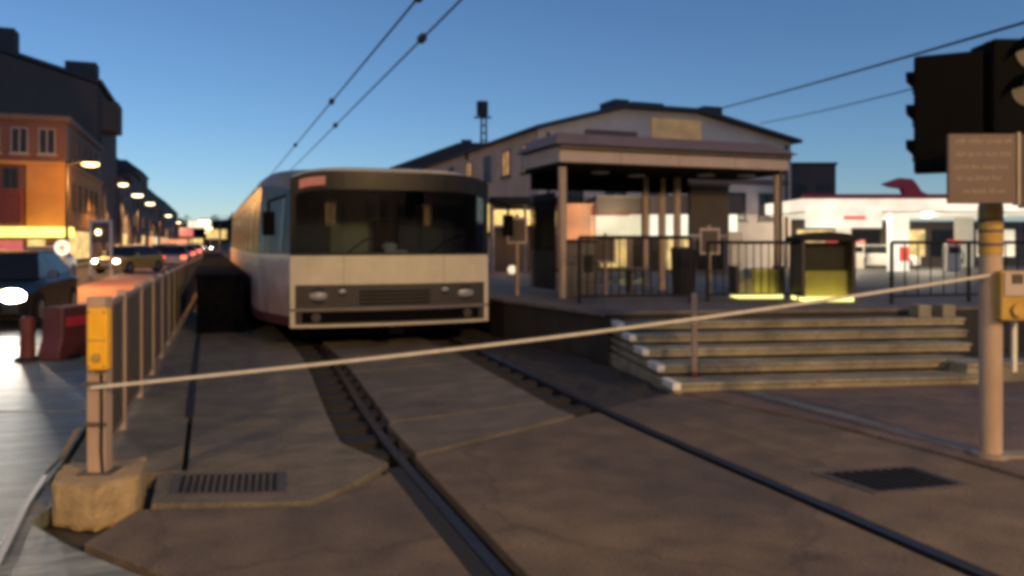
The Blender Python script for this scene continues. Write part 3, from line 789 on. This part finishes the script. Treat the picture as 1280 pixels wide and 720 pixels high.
# shop behind the shelter: orange wall that glows itself, and white lit band
s = thing('convenience_store', W(2.3, 40, 0), 'lit store with a self-glowing orange wall and a white glowing sign band behind the shelter', 'shop', rz=-YAW)
MB().box(.05, 9.0, .3, 6, -.1, 3.0).build('wall', 'hall_trim', s)
MB().box(0, 1.9, .15, .298, 1.75, 3.55).build('glowing_wall', 'e_shop_orange', s)  # lamplight on this wall put in as the wall's own glow
MB().box(1.9, 9.0, .1, .297, 1.95, 3.0).build('sign_band', 'e_fascia_white', s)
MB().box(1.9, 9.2, -.1, .3, 3.002, 3.12).build('band_edge', 'red_dark', s)
MB().box(1.9, 9.2, -.1, 6, 3.122, 3.95).build('roof', 'facade_grey', s)
MB().box(1.7, 3.6, -.06, .09, 2.95, 3.5).build('red_emblem', 'red_plastic', s, .05)
for k in range(4):
    MB().box(2.2 + 1.6 * k, 3.5 + 1.6 * k, .2, .296, .25, 1.75).build('shop_window', ['e_shop', 'pane_dark', 'e_shop', 'pane_dark'][k], s)

# ------------------------------------------------------------------ petrol station on the right
ps = thing('petrol_station', W(16.0, 44, 0), 'brightly lit petrol station canopy with a thin red roof edge and white columns', 'petrol station', rz=-YAW)
MB().box(0, 16, 0, 12, 3.3, 4.0).build('canopy', 'facade_grey', ps)
MB().box(-.05, 16.05, -.05, -.002, 3.32, 4.0).build('fascia', 'e_fascia', ps)
MB().box(-.08, 16.08, -.12, .2, 4.002, 4.25).build('red_edge', 'red_sign', ps)
MB().box(-.04, -.002, 0, 12, 3.32, 4.0).build('fascia', 'e_fascia', ps)
MB().box(.2, 15.8, .2, 11.8, 3.22, 3.298).build('ceiling', 'e_ceiling', ps)  # lamplight on the ceiling put in as its own patchy glow
MB().box(.1, 4.3, -.1, -.052, 2.4, 3.6).build('bright_sign', 'e_fascia_white', ps)
MB().box(2.2, 3.4, -.125, -.102, 2.85, 3.05).build('sign_text', 'e_logo', ps)
for (x, y) in ((5.55, .4), (13.5, .4), (5.55, 8), (13.5, 8)):
    c_ = MB().box(x - .5, x + .5, y, y + .5, -.1, 3.22).build('column', 'e_fascia_white' if (x, y) == (5.55, .4) else 'white_panel', ps)  # light on the front left column put in as its own glow
    if y < 1: MB().box(x - .05, x + .48, y - .03, y - .002, .55, 1.35).build('logo', 'e_logo', c_)
for (x, y) in ((3.3, 3), (8.3, 3), (3.3, 8), (8.3, 8), (12.5, 3)):
    MB().cyl((x, y, 3.12), (x, y, 3.218), .42, n=18).build('ceiling_lamp', 'e_fascia_white', ps)
sgn = [(-1.3, .62), (-.35, .95), (.35, .88), (.6, .6), (.85, .2), (1.3, 0), (-.1, 0), (-.25, .35), (-.9, .45)]
o = MB().slab_xz(sgn, -.2, .2).build('roof_sign', 'red_sign', bevel=.03)
o.location = W(21.9, 44.6, 4.24); o.rotation_euler = (0, 0, -YAW); o.scale = (1, 1, 1)
tag(o, 'dark red winged emblem standing on the petrol station roof', 'sign')
t = thing('station_shop', W(16.5, 57, 0), 'petrol station shop with wide lit windows behind the pumps', 'shop', rz=-YAW)
MB().box(0, 20, 0, 6, -.1, 3.1).build('wall', 'facade_grey', t)
for k in range(6): MB().box(.6 + 3.2 * k, 3.3 + 3.2 * k, -.05, -.002, .6, 2.5).build('shop_window', ['e_shop_white', 'e_shop', 'pane_dark', 'e_shop', 'pane_dark', 'e_shop_white'][k], t)
pm = thing('fuel_pump', W(17.8, 44.5, 0), 'pale fuel pump under the canopy left of the white column', 'fuel pump', 'fuel pumps', rz=-YAW)
MB().box(-.4, .4, 0, .5, -.1, 1.5).build('pump_body', 'pump', pm, .04)
MB().box(-.28, .28, -.03, -.002, 1.0, 1.35).build('screen', 'pane_dark', pm)
MB().box(-.4, .4, -.04, -.003, 1.5, 1.75).build('topper', 'e_logo', pm)
hs = MB().tube([(.42, .1, 1.2), (.55, .05, .9), (.5, .05, .4), (.44, .1, .7)], .03); hs.build('hose', 'black', pm)
for X, D, lab in ((24.6, 44.5, 'pale fuel pump nearest the signal pole, right of the white column'), (21.2, 49, 'pale fuel pump farther back under the canopy')):
    c = copy_tree(pm); c.location = W(X, D, 0); c['label'] = lab
# dark block right of the hall
t = thing('office_block', W(21.5, 62, 0), 'plain dark flat roofed block right of the station hall', 'building', rz=-YAW)
MB().box(0, 3.6, 0, 8, -.1, 7.6).build('wall', 'gable_dark', t)
MB().box(-.1, 3.7, -.1, 8.1, 7.602, 7.8).build('roof', 'roof_dark', t)
for k in range(2): window(t, (.9 + 1.8 * k, -.002, 4.6), (1, 0, 0), (0, -1, 0), 1.0, 1.6, world=False)
# low houses behind the tram and the lattice mast
t = thing('low_house', W(-9.5, 75, 0), 'dark low house with a sloping roof behind the tram', 'house', rz=-YAW)
MB().box(0, 10, 0, 8, -.1, 8.6).build('wall', 'facade_brown', t)
MB().slab_xz([(-2.4, 8.4), (4.5, 10.9), (10.2, 10.9), (10.2, 8.4)], -.4, 8.4).build('roof', 'roof_dark', t)
MB().box(4.6, 5.6, 2, 3, 10.9, 11.5).build('chimney', 'roof_dark', t)
t = thing('rooftop_mast', W(-2.05, 58, 7.9), 'dark antenna mast rising above the hall roof', 'antenna mast', rz=-YAW)
for (x, y) in ((-.2, -.2), (.2, -.2), (.2, .2), (-.2, .2)): MB().cyl((x, y, 0), (x * .7, y * .7, 3.9), .07, n=6).build('mast_leg', 'wire', t)
b = MB()
for k in range(6): b.box(-.22, .22, -.22, .22, .5 + .55 * k, .56 + .55 * k)
b.build('mast_bracing', 'wire', t)
MB().cyl((-.1, 0, 2.9), (-.1, 0, 3.9), .42, n=10).build('antenna_drum', 'wire', t)
MB().box(-.7, .55, -.1, .1, 2.7, 2.82).build('antenna_arm', 'wire', t)
MB().box(-1.3, 1.4, -1, 1, -.4, .42).build('mast_base', 'roof_dark', t)

# ------------------------------------------------------------------ left street front
lb = thing('corner_building', (-9, 61, 0), 'red brick corner building with a balcony and a glowing yellow shop sign', 'building')
MB().box(-24, -9, 61, 79.8, -.1, 9.7).build('wall', 'brick_red', lb, world=True)
MB().prism([(-24.2, 60.7), (-8.7, 60.7), (-8.7, 79.8), (-24.2, 79.8)], 9.702, 10.05).build('roof', 'hall_trim', lb, world=True)
MB().box(-24.1, -8.8, 60.8, 60.998, 6.75, 7.0).build('cornice', 'lamplit_ochre', lb, world=True)
MB().box(-8.998, -8.8, 60.8, 79.7, 6.75, 7.0).build('cornice', 'lamplit_ochre', lb, world=True)
MB().box(-11.3, -9.0, 60.9, 60.998, 2.6, 6.74).build('lamplit_bay', 'lamplit_ochre', lb, world=True)  # orange lamplight on the facade put into bay and cornice colour
MB().box(-8.998, -8.9, 61, 79.7, 2.6, 6.74).build('lamplit_bay', 'lamplit_ochre', lb, world=True)
MB().box(-8.998, -8.93, 61, 79.7, 7.02, 9.68).build('grey_bay', 'facade_grey', lb, world=True)
for x in (-10.1, -11.7, -13.3, -14.9):
    window(lb, (x, 60.998, 7.5), (1, 0, 0), (0, -1, 0), 1.0, 1.7, frame='frame_pale')
for x in (-12.2, -13.6, -15): window(lb, (x, 60.998, 4.95), (1, 0, 0), (0, -1, 0), .9, 1.6)
for y in (63.5, 66.5, 69.5, 72.5, 75.5):
    window(lb, (-8.93, y, 7.45), (0, 1, 0), (1, 0, 0), 1.2, 1.7)
    window(lb, (-8.9, y, 4.0), (0, 1, 0), (1, 0, 0), 1.2, 1.8)
bal = MB().box(-18, -11.4, 59.9, 60.99, 2.75, 5.0).build('balcony', 'red_dark', lb, .03, world=True)
MB().box(-18.1, -11.3, 59.8, 60.985, 5.002, 5.1).build('balcony_rail', 'brick_red', bal, world=True)
MB().box(-24, -8.5, 59.7, 60.98, 1.95, 2.6).build('shop_sign', 'e_awning', lb, .03, world=True)
MB().box(-13.6, -11.5, 60.8, 60.99, .95, 1.75).build('shop_window', 'e_pink', lb, world=True)
MB().box(-11.2, -10.2, 60.8, 60.99, .2, 1.8).build('shop_window', 'e_shop', lb, world=True)
MB().box(-8.998, -8.88, 62, 72, .4, 2.4).build('shop_window', 'e_shop', lb, world=True)
ub = thing('tall_gable_building', (-9.3, 80, 0), 'tall dark building with a blank gable wall and roof stacks on the left', 'building')
MB().slab_xz([(-26, -.1), (-9.3, -.1), (-9.3, 15.7), (-20, 18.9), (-26, 17.5)], 80, 96).build('gable_wall', 'gable_dark', ub, world=True)
rf = MB()
rf.slab_xz([(-8.9, 15.72), (-20, 19.03), (-20, 19.4), (-8.9, 16.1)], 79.8, 96.2); rf.slab_xz([(-20, 19.03), (-26.4, 17.52), (-26.4, 17.9), (-20, 19.4)], 79.8, 96.2)
ro = rf.build('roof', 'roof_dark', ub, world=True)
MB().box(-12.2, -9.6, 82, 84, 15.6, 18.1).build('roof_stack', 'roof_dark', ro, .1, world=True)
MB().box(-19, -15.9, 81, 83, 17.5, 20.4).build('roof_stack', 'roof_dark', ro, .1, world=True)
MB().box(-9.298, -7.6, 80.2, 83.5, 11.6, 14.3).build('bay', 'gable_dark', ub, .15, world=True)
MB().box(-9.298, -9.0, 80.01, 80.4, -.1, 15.4).build('corner_pier', 'roof_dark', ub, world=True)
for (y0, y1, zt, m, lab, st_) in ((96.2, 110, 8.8, 'facade_grey', 'low grey brown house directly beyond the tall gable', 3),
                           (110.1, 124, 10.2, 'facade_brown', 'brown house second beyond the tall gable', 3),
                           (124.1, 139, 11.6, 'facade_grey', 'tallest of the dark houses down the street, third beyond the tall gable', 4),
                           (139.1, 188, 10.0, 'facade_brown', 'long dark house fourth beyond the tall gable', 3),
                           (188.1, 268, 10.4, 'facade_grey', 'far dark house at the end of the left street front', 3)):
    t = thing('apartment_house', (-9, y0, 0), lab, 'building', 'houses along the left side of the street')
    MB().box(-22, -9, y0, y1, -.1, zt).build('wall', m, t, world=True)
    MB().slab_xz([(-22.3, zt + .002), (-8.7, zt + .002), (-10.8, zt + 1.6), (-20, zt + 1.6)], y0 + .05, y1 - .05).build('roof', 'roof_dark', t, world=True)
    for k in range(int((y1 - y0) / 8)):
        MB().box(-8.998, -8.9, y0 + 2 + 8 * k, y0 + 7 + 8 * k, .3, 2.6).build('shop_window', ['e_shop', 'e_shop_white', 'pane_dark', 'e_shop_orange'][(k + int(y0)) % 4], t, world=True)
    MB().box(-14, -12.5, y0 + 6, y0 + 8, zt, zt + 2.4).build('chimney', 'roof_dark', t, world=True)
    if y0 < 150:
        for zz in range(st_ - 1):
            for k in range(int((y1 - y0) / 6)):
                window(t, (-8.998, y0 + 3.5 + 6 * k, 3.6 + 2.6 * zz), (0, 1, 0), (1, 0, 0), 2.2, 1.7, 'e_win' if (zz * 5 + k * 3) % 7 == 0 else None)
# right hand side of the street beyond the tram
t = thing('brick_house', (5.6, 75, 0), 'dark brick house behind the tram on the right street side', 'building')
MB().box(5.6, 14, 75, 130, -.1, 5.4).build('wall', 'facade_brown', t, world=True)
MB().slab_xz([(5.3, 5.402), (14.3, 5.402), (9.8, 7.2)], 74.6, 130.3).build('roof', 'roof_dark', t, world=True)
for k in range(6): window(t, (5.598, 79 + 7 * k, 1.8), (0, 1, 0), (-1, 0, 0), 1.8, 1.8, 'e_win' if k % 2 else None)

for (x0, x1, zt, lab) in ((-26, -6, 13, 'unseen brown apartment house added across the crossing behind the viewer'), (-5.6, 18, 15, 'unseen tall dark apartment house added directly behind the crossing'), (18.4, 40, 12, 'unseen low brown apartment house added behind the station pavement')):
    t = thing('apartment_house', (x0, -32, 0), lab, 'building', 'unseen added houses behind the crossing')  # out of view, added to darken what the tram windscreen reflects
    MB().box(x0, x1, -44, -32, -.1, zt).build('wall', 'facade_brown', t, world=True)
    MB().slab_yz([(-44.4, zt + .002), (-31.6, zt + .002), (-38, zt + 3)], x0, x1).build('roof', 'roof_dark', t, world=True)
    for zz in range(4):
        for k in range(int((x1 - x0) / 3.4)):
            window(t, (x0 + 2 + 3.4 * k, -31.998, 1.4 + 2.9 * zz), (1, 0, 0), (0, 1, 0), 1.4, 1.7, 'e_win' if (zz * 3 + k * 5) % 11 == 0 else None)

# far trees across the street end
random.seed(3)
def tree(loc, H, r, label, trunk=.3):
    t = thing('street_tree', loc, label, 'tree', 'trees at the end of the street')
    tk = MB().cyl((0, 0, -.1), (0, 0, H * .45), .3, .18, 8); tk.cyl((0, 0, H * .4), (r * .4, 0, H * .65), .14, .06, 6); tk.cyl((0, 0, H * .4), (-r * .4, .2, H * .68), .14, .06, 6)
    tk.build('trunk', 'sleeper', t)
    c = MB()
    for k in range(900):
        th, ph = random.uniform(0, 2 * math.pi), math.acos(random.uniform(-1, 1)); q = random.random() ** .4
        q *= .8 + .25 * math.sin(3 * th + 2 * ph)
        p = Vector((math.sin(ph) * math.cos(th) * r * q, math.sin(ph) * math.sin(th) * r * q, H * .68 + math.cos(ph) * H * .33 * q))
        a_ = Vector((random.uniform(-1, 1), random.uniform(-1, 1), random.uniform(-1, 1))).normalized() * random.uniform(.2, .42)
        b_ = a_.orthogonal().normalized() * random.uniform(.15, .3)
        c.add([p - a_, p + b_, p + a_, p - b_], [(0, 1, 2, 3)])
    c.build('crown', 'hill', t)
for (x, y, H, r, lab) in ((-9.5, 290, 11, 5, 'dark round tree closing the street at its left end'), (-3, 300, 9, 5, 'dark tree low at the middle of the street end'),
                     (3, 290, 11, 5.5, 'dark tree at the street end just left of the tram roof'), (9, 280, 12, 5, 'dark tree at the street end hidden partly by the tram')):
    tree((x, y, 0), H, r, lab)

# ------------------------------------------------------------------ street lamps
def street_lamp(x, y, H, arm, label, lens='e_sodium', r=.28):
    t = thing('street_lamp', (x, y, 0), label, 'street lamp', 'street lamps')
    MB().cyl((0, 0, -.1), (0, 0, H), .11, .07, 10).build('pole', 'frame_dark', t)
    MB().cyl((0, 0, -.1), (0, 0, .5), .16, .14, 10).build('base', 'frame_dark', t)
    MB().tube([(0, 0, H - .05), (arm * .6, 0, H + .12), (arm, 0, H + .1)], .05).build('arm', 'frame_dark', t)
    hd = MB().dome((arm, 0, H + .1), r, (1.6, .8, .35), 14, 6).build('lamp_head', 'frame_dark', t, smooth=True)
    MB().dome((arm, 0, H - .02), r, (1.45, .75, .42), 14, 6).build('lens', lens, hd, smooth=True)
    return t
def lamp_light(x, y, z, e, c, r=.3, kind='SPOT'): return light('lamp_light', (x, y, z), e, c, r, kind)     # street lanterns throw their light downwards
SOD = (1, .46, .12)
street_lamp(-8.2, 56, 6.5, 1.3, 'sodium street lamp glowing orange before the red corner building', r=.34); lamp_light(-6.9, 56, 5.4, 1500, SOD, .3, 'POINT')
street_lamp(-7.9, 72, 6.3, 1.4, 'street lamp with a pale yellow head just right of the orange lamp', 'e_warm', .25); lamp_light(-6.5, 72, 5.8, 900, (1, .55, .2))
for (x, y, arm, lab) in ((-7.9, 104, 1.4, 'small lit street lamp beyond the pale yellow one'), (-7.9, 150, 1.4, 'tiny lit street lamp far down the street'),
                         (-7.9, 86, 1.4, 'small lit street lamp beside the tall gable'), (-7.9, 200, 1.4, 'last tiny lit street lamp on the left side of the street'), (1.2, 170, -1.4, 'farthest lit lamp on the right side of the street'), (1.0, 80, -1.4, 'nearer lit lamp on the right side of the street'),
                         (1.4, 120, -1.4, 'distant lit lamp on the right side of the street')):
    hl_ = 6.2 if arm > 0 else 3.6
    street_lamp(x, y, hl_, arm, lab, 'e_warm', .35); lamp_light(x + arm, y, hl_ - .5, 3600 if arm > 0 else 1200, (1, .52, .2))
street_lamp(-8.2, 30, 6.5, 1.3, 'sodium street lamp over the pavement nearest the crossing'); lamp_light(-6.9, 30, 6.1, 7500, SOD)
# lamps of the same row that stand behind the viewer and light the crossing
street_lamp(7.6, -9, 8.5, -1.2, 'tall sodium street lamp on the station pavement behind the viewer', 'e_warm'); lamp_light(6.4, -9, 8.1, 6000, (1, .63, .29), .35, 'POINT')
street_lamp(2.6, -16, 8.5, 1.2, 'tall sodium street lamp behind the crossing', 'e_warm'); lamp_light(3.8, -16, 8.1, 6500, (1, .63, .29), .35, 'POINT')
street_lamp(-9.5, -5, 8, 1.3, 'street lamp on the left pavement behind the viewer', 'e_warm'); lamp_light(-8.2, -5, 7.6, 3000, (1, .66, .34), .35, 'POINT')
# petrol station and shop light
for X, D, e in ((19.4, 47, 900), (24.4, 47, 900), (5, 38.5, 300)):
    p = W(X, D, 2.9); light('canopy_light', p, e, (1, .85, .62), .3)
p = cp(1000, 374) + Vector((.2, -.3, .3)); light('counter_light', p, 9, (1, .85, .22), .15)
p = W(.4, 25, 2.3); light('pavilion_light', p, 60, (1, .65, .25), .15)

# lit signs far down the street
for X, D, w_, z, m, lab in ((-62.5, 160, 4.6, 4.5, 'e_fascia_white', 'white glowing sign board on posts at the street end'), (-57, 140, 2.4, 2.6, 'e_pink', 'small pink glowing sign on posts at the street end'),
                      (-48, 130, 3.2, 2.2, 'e_shop', 'amber glowing sign on posts just left of the tram'), (-52.5, 125, 3.6, .6, 'e_shop_orange', 'low orange glowing board on short posts down the street'), (-66, 165, 4.4, .9, 'e_shop', 'low amber board on short posts beside the far houses')):
    t = thing('lit_sign', W(X, D, 0), lab, 'sign', 'glowing signs at the street end', rz=-YAW)
    for x in (-w_ / 2 + .2, w_ / 2 - .2): MB().cyl((x, .1, -.1), (x, .1, z), .1, n=8).build('post', 'frame_dark', t)
    MB().box(-w_ / 2, w_ / 2, -.1, .1, z, z + 1.5).build('sign_face', m, t)
    MB().box(-w_ / 2 - .1, w_ / 2 + .1, .102, .2, z - .1, z + 1.6).build('sign_back', 'frame_dark', t)
# signs on the street side
t = thing('round_sign', W(-17.0, 30.3, 0), 'round white traffic sign on a pole before the shop', 'traffic sign', rz=-YAW)
MB().cyl((0, 0, -.1), (0, 0, 1.62), .04, n=8).build('pole', 'galv', t)
d_ = MB().cyl((0, -.05, 1.4), (0, -.08, 1.4), .3, n=24).build('disc', 'e_fascia_white', t)
MB().cyl((0, -.082, 1.4), (0, -.086, 1.4), .1, n=16).build('emblem', 'frame_pale', d_)
t = thing('frame_sign', W(-20.3, 39.5, 0), 'pale framed information sign on two legs beside the corner building', 'sign', rz=-YAW)
for x in (-.5, .5): MB().box(x - .05, x + .05, -.05, .05, -.1, 2.7).build('leg', 'white_panel', t)
MB().box(-.55, .55, -.05, .05, 2.6, 2.72).build('top_bar', 'white_panel', t)
MB().box(-.44, .44, -.03, .03, 1.6, 2.58).build('board', 'facade_brown', t)
MB().dome((-.1, -.06, 2.1), .13, n=10).build('lamp', 'e_warm', t, smooth=True)

# ------------------------------------------------------------------ cars
def make_car(paint, label, loc, rz=0, head='e_head_far', tail=None, L=4.2, Wd=1.76, H=1.46):
    t = thing('parked_car' if head == 'lamp_lens' else 'car', loc, label, 'car', 'cars on the street', rz)
    hw = Wd / 2
    def sec(y, w, z0, z1): return [(-w, y, z0), (w, y, z0), (w, y, z1 - .1), (w * .86, y, z1), (-w * .86, y, z1), (-w, y, z1 - .1)]
    rows = [sec(0, hw * .8, .3, .66), sec(.12, hw * .94, .22, .74), (sec(.9, hw, .2, .86)), sec(1.35, hw, .2, .92), sec(L - .8, hw, .2, .95), sec(L - .1, hw * .93, .25, .9), sec(L, hw * .86, .35, .8)]
    b = MB(); b.grid([r + [r[0]] for r in rows]); b.add(rows[0], [tuple(range(6))]); b.add(rows[-1], [tuple(range(6))[::-1]])
    b.build('body', paint, t, .02)
    gl = MB()
    gl.hexa([(-hw * .88, 1.05, .9), (hw * .88, 1.05, .9), (hw * .88, L - .35, .93), (-hw * .88, L - .35, .93), (-hw * .66, 1.75, H - .04), (hw * .66, 1.75, H - .04), (hw * .66, L - 1.0, H - .04), (-hw * .66, L - 1.0, H - .04)])
    gl.build('glasshouse', 'pane_dark', t, .03)
    MB().hexa([(-hw * .68, 1.72, H - .05), (hw * .68, 1.72, H - .05), (hw * .68, L - .97, H - .05), (-hw * .68, L - .97, H - .05), (-hw * .6, 1.85, H), (hw * .6, 1.85, H), (hw * .6, L - 1.15, H), (-hw * .6, L - 1.15, H)]).build('roof', paint, t, .02)
    for sx in (-1, 1):
        for y in (.78, L - .8):
            w = MB().cyl((sx * (hw - .2), y, .32), (sx * (hw + .01), y, .32), .32, n=20).build('wheel', 'tyre', t)
            MB().cyl((sx * (hw - .01), y, .32), (sx * (hw + .018), y, .32), .19, n=14).build('rim', 'car_silver', w)
        MB().dome((sx * hw * .66, .06, .63), .18 if head == 'e_head' else .14, (1.25, .6, .7), 12, 6).build('headlight', head, t, smooth=True)
        MB().box(sx * hw * .68 - .14, sx * hw * .68 + .14, L - .04, L + .015, .66, .8).build('tail_light', tail or 'e_tail', t, .01)
        MB().box(sx * (hw + .08) - .09, sx * (hw + .08) + .09, 1.3, 1.4, .92, 1.05).build('mirror', paint, t, .02)
    MB().box(-hw * .5, hw * .5, -.012, .05, .36, .5).build('grille', 'black', t)
    MB().box(-.26, .26, -.03, -.014, .42, .53).build('number_plate', 'white_panel', t)
    return t
for x, y, lab in ((-5.9, 76, 'white oncoming car in the lane next to the houses'), (-3.1, 104, 'silver car in the middle of the far queue'), (-1.9, 98, 'pale oncoming car seen just over the fence top'),
                  (-5.6, 122, 'dark far car by the left kerb'), (-3.2, 170, 'tiny car with headlights on at the street end'), (-.2, 150, 'tiny car with headlights on near the tram side')):
    make_car(random.choice(['car_white', 'car_silver', 'car_black']), lab, (x, y, -.02))
for x, y, lab in ((-4.0, 112, 'oncoming car third in the far queue'), (-5.2, 135, 'oncoming car with blurred headlights by the far lamps'), (-2.6, 134, 'oncoming car beside the amber sign'), (-4.2, 190, 'very small car at the head of the street')):
    make_car('car_white', lab, (x, y, -.02))
for y, lab in ((56, 'dark car driving away with red tail lights beside the fence'), (74, 'white car driving away farther up beside the fence'), (97, 'small car driving away with red tail lights near the tram nose')):
    make_car(['car_black', 'car_white', 'car_silver'][int(y) % 3], lab, (-2.0 + (y - 56) * .012, y, -.02), math.pi)
nc = make_car('car_black', 'black car with a glaring headlight at the left picture edge', (-3.95, 16.9, -.02), R(-4), 'e_head')
for x in (-4.55, -3.4):
    o = light('headlight_beam', (x, 16.7, .64), 260, (1, .93, .8), .06, 'SPOT'); o.data.spot_size = R(80); o.data.spot_blend = .8
    o.rotation_euler = (R(82), 0, R(180 + (x + 3.2) * 0 + 4))
make_car('car_ochre', 'ochre yellow taxi waiting by the framed sign', (-5.0, 46, -.02), R(-28))
make_car('car_white', 'white car behind the taxi beside the orange lamplight on the road', (-5.6, 56, -.02), R(-10))
make_car('car_silver', 'silver car with bright headlights farther up the orange lamplight strip', (-3.5, 66, -.02))
make_car('car_white', 'white oncoming car with bright headlights down the street', (-2.3, 82, -.02))
make_car('car_black', 'dark oncoming car far down the street', (-4.6, 98, -.02))
make_car('car_silver', 'silver car far down the street close to the fence line', (-1.8, 120, -.02))
make_car('car_white', 'distant white car near the end of the street', (-4.8, 150, -.02))
make_car('car_white', 'white car parked at the kerb before the yellow shop sign', (-7.0, 38, -.02), R(-6), 'e_head_far')
make_car('car_white', 'white car parked under the petrol station canopy', W(25.2, 49.5, -.02), R(70) - YAW, 'lamp_lens')

# ------------------------------------------------------------------ signal pole at the right
sg = thing('signal_pole', W(3.56, 5.95, .012), 'tall pole with black traffic signal heads, a brown text board and yellow boxes', 'traffic signal', rz=-YAW)
MB().cyl((0, 0, 0), (0, 0, 3.0), .078, n=20).build('pole', 'pole_paint', sg)
MB().cyl((0, 0, 0), (0, 0, .03), .13, n=20).build('base_plate', 'galv', sg)
ys_ = MB().cyl((0, 0, 1.5), (0, 0, 1.86), .084, n=20).build('yellow_sleeve', 'yellow_dull', sg)
for z in (1.56, 1.66, 1.74): MB().cyl((0, 0, z), (0, 0, z + .025), .0855, n=20).build('band', 'sign_brown', ys_)
pb = MB().box(-.02, .24, -.16, .0, 1.02, 1.38).build('push_button_unit', 'yellow_dull', sg, .015)
MB().box(0, .23, -.172, -.158, 1.2, 1.37).build('face_panel', 'shelter_band', pb, .005)
MB().box(.05, .13, -.18, -.17, 1.29, 1.36).build('face_mark', 'frame_dark', pb, .004)
MB().dome((.24, -.13, 1.3), .05, n=12).build('red_button', 'red_plastic', pb, smooth=True)
MB().cyl((.1, -.16, 1.1), (.1, -.19, 1.1), .05, n=16).build('button', 'yellow_dull', pb)
MB().box(.18, .21, .02, .05, .62, 1.02).build('cable_conduit', 'white_panel', sg)
# board with lines of unreadable small writing
bd = MB().box(-.5, -.02, -.34, -.31, 1.86, 2.35).build('text_board', 'sign_brown', sg, .008)
for z, x0, x1 in ((2.28, -.45, -.05), (2.19, -.45, -.1), (2.10, -.46, -.06), (2.02, -.44, -.13), (1.93, -.4, -.06)):
    b = MB(); x = x0
    while x < x1 - .03:
        for q in range(random.randint(2, 6)):
            w_ = random.uniform(.009, .016); b.box(x, x + w_, -.3425, -.339, z + random.choice((0, 0, .006)), z + random.choice((.026, .034))); x += w_ + .005
        x += .014
    b.build('text_line', 'sign_text', bd)
MB().box(-.018, 0, -.35, -.29, 1.85, 2.36).build('board_edge', 'galv', bd)
MB().box(-.05, .03, -.308, -.07, 2.0, 2.06).build('board_bracket', 'galv_dark', bd)
MB().hexa([(.01, -.33, 1.83), (.4, -.22, 1.83), (.4, -.19, 1.83), (.01, -.30, 1.83), (.01, -.33, 2.35), (.4, -.22, 2.35), (.4, -.19, 2.35), (.01, -.30, 2.35)]).build('side_board', 'frame_dark', sg, .006)
# side-facing head: visors stick out to the left
h1 = MB().box(-.52, -.07, -.17, .17, 2.12, 2.98).build('signal_head', 'black', sg, .02)
h1.rotation_euler = (0, 0, R(-27)); h1.location = (-.02, -.06, 0)
for z in (2.28, 2.55, 2.80):
    vz = MB()
    n = 12
    for k in range(n):
        a0, a1 = math.pi * (-.1 + 1.2 * k / n), math.pi * (-.1 + 1.2 * (k + 1) / n)
        def P(x, a_, r): return (x, r * math.cos(a_), z + r * math.sin(a_))
        vz.hexa([P(-.52, a0, .085), P(-.575, a0 * .6 + .6, .085), P(-.575, a1 * .6 + .6, .085), P(-.52, a1, .085), P(-.52, a0, .095), P(-.575, a0 * .6 + .6, .095), P(-.575, a1 * .6 + .6, .095), P(-.52, a1, .095)])
    v_ = vz.build('visor', 'black', h1)
    MB().cyl((-.53, 0, z), (-.522, 0, z), .08, n=18).build('lens', 'lens_dim', v_)
h2 = MB().box(-.1, .42, -.2, .12, 2.36, 3.06).build('signal_head', 'black', sg, .03)
for z, x in ((2.95, .17), (2.68, .14)):
    l_ = MB().cyl((x, -.212, z), (x, -.198, z), .115, n=20).build('lens', 'lens_dim', h2)
    vz = MB(); n = 12
    for k in range(n):
        a0, a1 = math.pi * k / n, math.pi * (k + 1) / n
        def P(a_, r, y): return (x + r * math.cos(a_), y, z + r * math.sin(a_))
        vz.hexa([P(a0, .118, -.2), P(a1, .118, -.2), P(a1, .118, -.36), P(a0, .118, -.36), P(a0, .128, -.2), P(a1, .128, -.2), P(a1, .128, -.36), P(a0, .128, -.36)])
    vz.build('visor', 'black', l_)
MB().box(-.03, .03, -.03, .03, 2.98, 3.08).build('bracket', 'galv_dark', sg)

# ------------------------------------------------------------------ wires
def wire(name, p, q, label, group, r=.011, sag=.0, clamps=(), n=16):
    p, q = Vector(p), Vector(q)
    pts = [p.lerp(q, i / n) + Vector((0, 0, -sag * 4 * (i / n) * (1 - i / n))) for i in range(n + 1)]
    t = thing(name, p, label, 'wire', group)
    MB().tube(pts, r, 6).build('cable', 'wire', t, world=True)
    for c in clamps:
        k = p.lerp(q, c); MB().box(k.x - .05, k.x + .05, k.y - .14, k.y + .14, k.z - .05, k.z + .06).build('clamp', 'wire', t, .01, world=True)
    return t
wire('contact_wire', (2.55, -4, 4.9), (2.95, 60, 4.9), 'overhead tram wire with dark clamps, left of the pair', 'overhead tram wires', .018, clamps=(.226, .36, .5))
wire('contact_wire', (3.05, -4, 4.9), (3.75, 60, 4.9), 'overhead tram wire, right of the pair', 'overhead tram wires', .018, clamps=(.26, .42))
wire('span_wire', W(9.5, 36, 7.66), W(9.7, 15, 5.75), 'dark cable from the hall roof to the upper right corner', 'span wires', .028, .04)
wire('span_wire', W(12.4, 40, 7.55), W(9.75, 15, 5.08), 'thin faint cable below the thick one, behind the signal head', 'span wires', .018, .1)

sc.cycles.use_denoising = True
sc.cycles.max_bounces = 6; sc.cycles.transparent_max_bounces = 12
sc.cycles.sample_clamp_indirect = 4
sc.cycles.filter_width = 4.5
